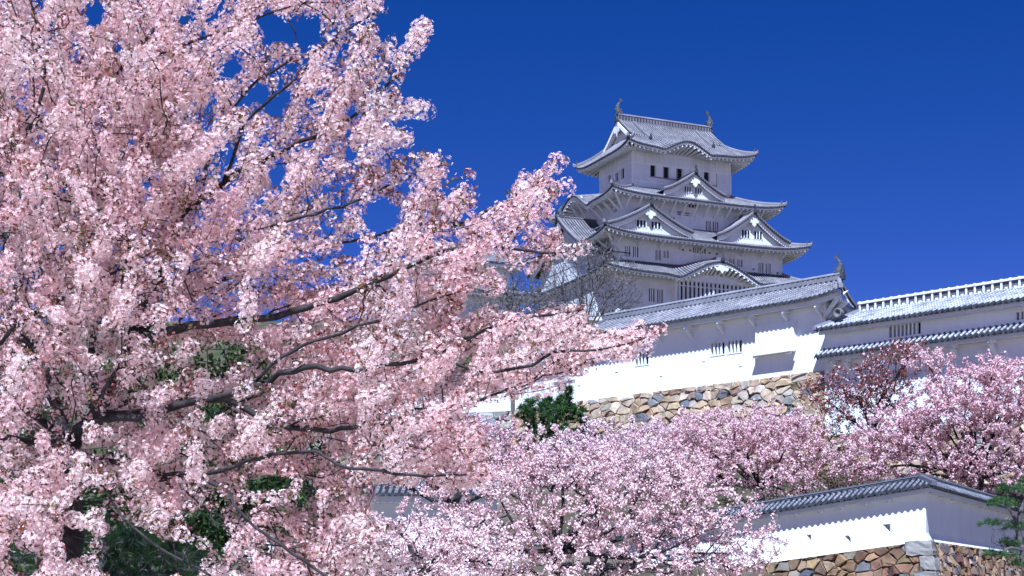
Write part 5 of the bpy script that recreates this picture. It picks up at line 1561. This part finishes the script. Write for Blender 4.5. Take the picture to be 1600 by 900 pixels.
mid_cherry('leafy_shrub', 'low brown shrub just above the tiled coping of the low corner wall', 42, 68, (1285, 830), (1283, 800),
    [(1290, 765, 60, 22), (1235, 775, 50, 20), (1350, 760, 40, 20), (1170, 778, 60, 22), (1115, 775, 45, 20)], 520, PINK, 0, 0.15, (0.07, 0.12), (), 3.0, 0.012, [[0.13, 0.075, 0.035], [0.16, 0.09, 0.05], [0.08, 0.07, 0.03], [0.05, 0.06, 0.02]], cat='shrub', tr=0.05)
mid_cherry('bare_tree', 'bare grey tree with a haze of leafless twigs in front of the keep', 39, 128, (915, 560), (915, 520),
    [(900, 430, 60, 45), (960, 430, 45, 45), (850, 470, 50, 30), (920, 390, 50, 22), (980, 470, 30, 28), (880, 480, 60, 24), (945, 475, 50, 24)], 5200, PINK, 0, 0.2, (0.1, 0.1), [((880, 470, 0), (850, 430, 0)), ((925, 470, 0), (950, 400, 0)), ((905, 460, .5), (900, 390, .5))], 0, 0.017, Lstep=0.4, cat='tree', tr=0.13, bk=M_BARK_L)
mid_cherry('bare_tree', 'bare grey tree with leafless twigs between the small turret and the long roof', 40, 122, (790, 590), (790, 530),
    [(770, 470, 45, 30), (830, 470, 50, 40), (800, 440, 40, 30), (740, 490, 40, 24)], 2200, PINK, 0, 0.2, (0.1, 0.1), [((770, 490, 0), (745, 470, 0)), ((815, 490, 0), (845, 440, 0))], 0, 0.017, Lstep=0.4, cat='tree', tr=0.11, bk=M_BARK_L)
mid_cherry('leafless_shrub', 'thin leafless shrub before the shaded face of the low wall, beside the layered pine', 41, 57, (1572, 900), (1570, 880),
    [(1560, 840, 20, 22), (1580, 845, 16, 20)], 60, PINK, 0, 0.1, (0.05, 0.05), (), 0, 0.006, Lstep=0.2, cat='shrub', tr=0.02)

# ---- evergreens
def pine(label, seed, D, base_px, trunk, pads, tufts, nl, nw, cols, tr=0.14, name='pine_tree', per=46, tuft_up=0.7, full=False):
    rng = np.random.default_rng(seed)
    b = P(*base_px, D); b[2] = float(hgt(b[0], b[1])) - 0.1
    root = empty(name, b); tag(root, label, 'pine tree', 'pine trees')
    sk = Skel(60000)
    pl = [([b] + [P(x, y, D + dz) for x, y, dz in trunk], (tr, tr * 0.4))]
    cs = []
    for (cx, cy, rx, ry, dz) in pads:
        c = P(cx, cy, D + dz); tt = [P(x, y, D + z) for x, y, z in trunk]
        j = min(range(len(tt)), key=lambda k: abs(tt[k][2] - c[2] + 0.3))
        pl.append(([tt[j], (tt[j] + c) / 2 + np.array([0, 0, 0.12]), c], (tr * 0.4, 0.02)))
        n = max(6, int(tufts * rx * ry / 1000))
        v = unit(rng.normal(0, 1, (n, 3))) * rng.uniform(0.2, 1, (n, 1)) ** 0.5
        v[:, 1] = v[:, 1] if full else -np.abs(v[:, 1]) * 0.9 + 0.25
        cs.append(np.stack([cx + v[:, 0] * rx, cy + v[:, 1] * ry, D + dz + v[:, 2] * rx / F * D], -1))
    a = np.concatenate(cs); at = Pv(a[:, 0], a[:, 1], a[:, 2])
    sk.limbs(pl, 0.15 * D / 45, rng, 0.012); sk.grow(at, 0.15 * D / 45, rng, 0.3, 0.2, 0.1)
    sk.radii(0.008, 2.4); sk.r = np.minimum(sk.r, np.maximum(sk.minr[:sk.n] * 1.2, 0.025))
    tubes(sk, 0.03, 9, 7, 'trunk', M_BARK_G, root); tubes(sk, 0, 0.03, 3, 'branches', M_BARK_G, root)
    tips = np.where(sk.nch == 0)[0]
    ii = np.repeat(tips, per)
    d = unit(rng.normal(0, 1, (len(ii), 3)) + np.array([0, 0, tuft_up]))
    C = sk.pos[ii] + rng.normal(0, nl * 0.12, (len(ii), 3))
    cl = np.array(cols)[rng.integers(0, len(cols), len(tips))]; cl = np.repeat(cl, per, 0) * rng.uniform(0.7, 1.3, (len(ii), 1))
    blades('needle_crown', rng, C, d, rng.uniform(0.7, 1.2, len(ii)) * nl, np.full(len(ii), nw), cl, root, M_NEEDLE)
    return root
PG = [(0.035, 0.075, 0.016), (0.05, 0.10, 0.02), (0.025, 0.055, 0.014), (0.06, 0.105, 0.03)]
pine('round dark green pine in front of the tan stone wall, behind the lilac plumes', 51, 84, (868, 790), [(868, 740, 0), (866, 690, 0), (872, 640, 0), (884, 612, 0)],
    [(850, 650, 42, 30, 0), (885, 660, 40, 32, .6), (865, 690, 55, 28, -.6), (905, 700, 40, 30, 0), (884, 618, 11, 20, 0), (870, 636, 22, 16, 0), (840, 690, 35, 22, 0), (940, 710, 34, 26, .5)], 130, 0.30, 0.05, PG, per=80, full=True)
pine('green pine with layered pads of needles at the lower right edge', 52, 42, (1606, 960), [(1604, 920, 0), (1598, 860, 0), (1590, 820, 0), (1602, 780, 0), (1610, 745, 0)],
    [(1590, 765, 38, 14, 0), (1566, 786, 28, 12, -.3), (1556, 818, 26, 9, -.2), (1590, 824, 26, 10, .2), (1562, 866, 30, 9, -.3), (1600, 850, 30, 12, .3), (1578, 846, 16, 6, 0), (1605, 880, 28, 12, 0), (1618, 750, 26, 14, 0)], 290, 0.14, 0.012, [(0.04, 0.085, 0.02), (0.055, 0.115, 0.028), (0.03, 0.06, 0.018), (0.075, 0.13, 0.035)], tr=0.13, per=60)
pine('dark long needled pine under the foreground cherry at the lower left', 53, 22, (160, 1120), [(160, 1000, 0), (155, 920, 0), (165, 860, 0)],
    [(150, 845, 100, 38, 0), (60, 870, 70, 30, .3), (250, 870, 90, 36, -.3), (170, 905, 140, 36, -.5), (330, 890, 70, 30, .5), (20, 920, 70, 30, 0)], 34, 0.20, 0.007, [(0.02, 0.045, 0.012), (0.03, 0.06, 0.014), (0.015, 0.03, 0.01)], tr=0.1, per=60)

def leafy(label, seed, D, base_px, fork, lumps, nattr, cols, size, per=14, srad=0.3, group=None):
    r_ = mid_cherry('evergreen_tree', label, seed, D, base_px, fork, lumps, nattr, PINK, 0, srad, size, (), per, 0.012, cols, Lstep=0.3, cat='tree', tr=0.17)
    return r_
DG = [[0.028, 0.055, 0.014], [0.04, 0.075, 0.018], [0.02, 0.04, 0.012], [0.07, 0.10, 0.02]]
leafy('dark broadleaf evergreen behind the lower left of the foreground cherry', 61, 27, (230, 1080), (240, 920), [(200, 800, 190, 90), (60, 740, 140, 120), (330, 760, 150, 110), (420, 850, 110, 90), (120, 880, 180, 70)], 700, DG, (0.09, 0.15))
leafy('yellow green broadleaf evergreen seen through gaps at the centre of the foreground cherry', 62, 31, (440, 1070), (440, 840), [(335, 560, 80, 40), (420, 640, 120, 100), (480, 760, 80, 60), (300, 660, 120, 80), (230, 600, 90, 60)], 560, [[0.035, 0.055, 0.011], [0.05, 0.075, 0.014], [0.025, 0.038, 0.01], [0.085, 0.10, 0.022]], (0.09, 0.14), 11)
leafy('dark evergreen high behind the upper left of the foreground cherry', 63, 33, (60, 1060), (60, 800), [(40, 300, 110, 80), (120, 350, 120, 90), (60, 450, 130, 110), (180, 480, 110, 90), (20, 600, 130, 120)], 620, DG, (0.1, 0.16), 9)
leafy('leafy green evergreen bush showing beside the glimpsed low wall', 64, 34, (480, 1040), (490, 880), [(450, 770, 60, 36), (520, 790, 60, 40), (480, 830, 70, 40)], 240, [[0.06, 0.085, 0.016], [0.085, 0.12, 0.022], [0.04, 0.06, 0.014]], (0.07, 0.11), 12)

for o in list(COL.objects):                                                     # walls and buildings are things of their own
    if o.parent is None and o.get('category') and not o.get('kind'): o['kind'] = 'thing'
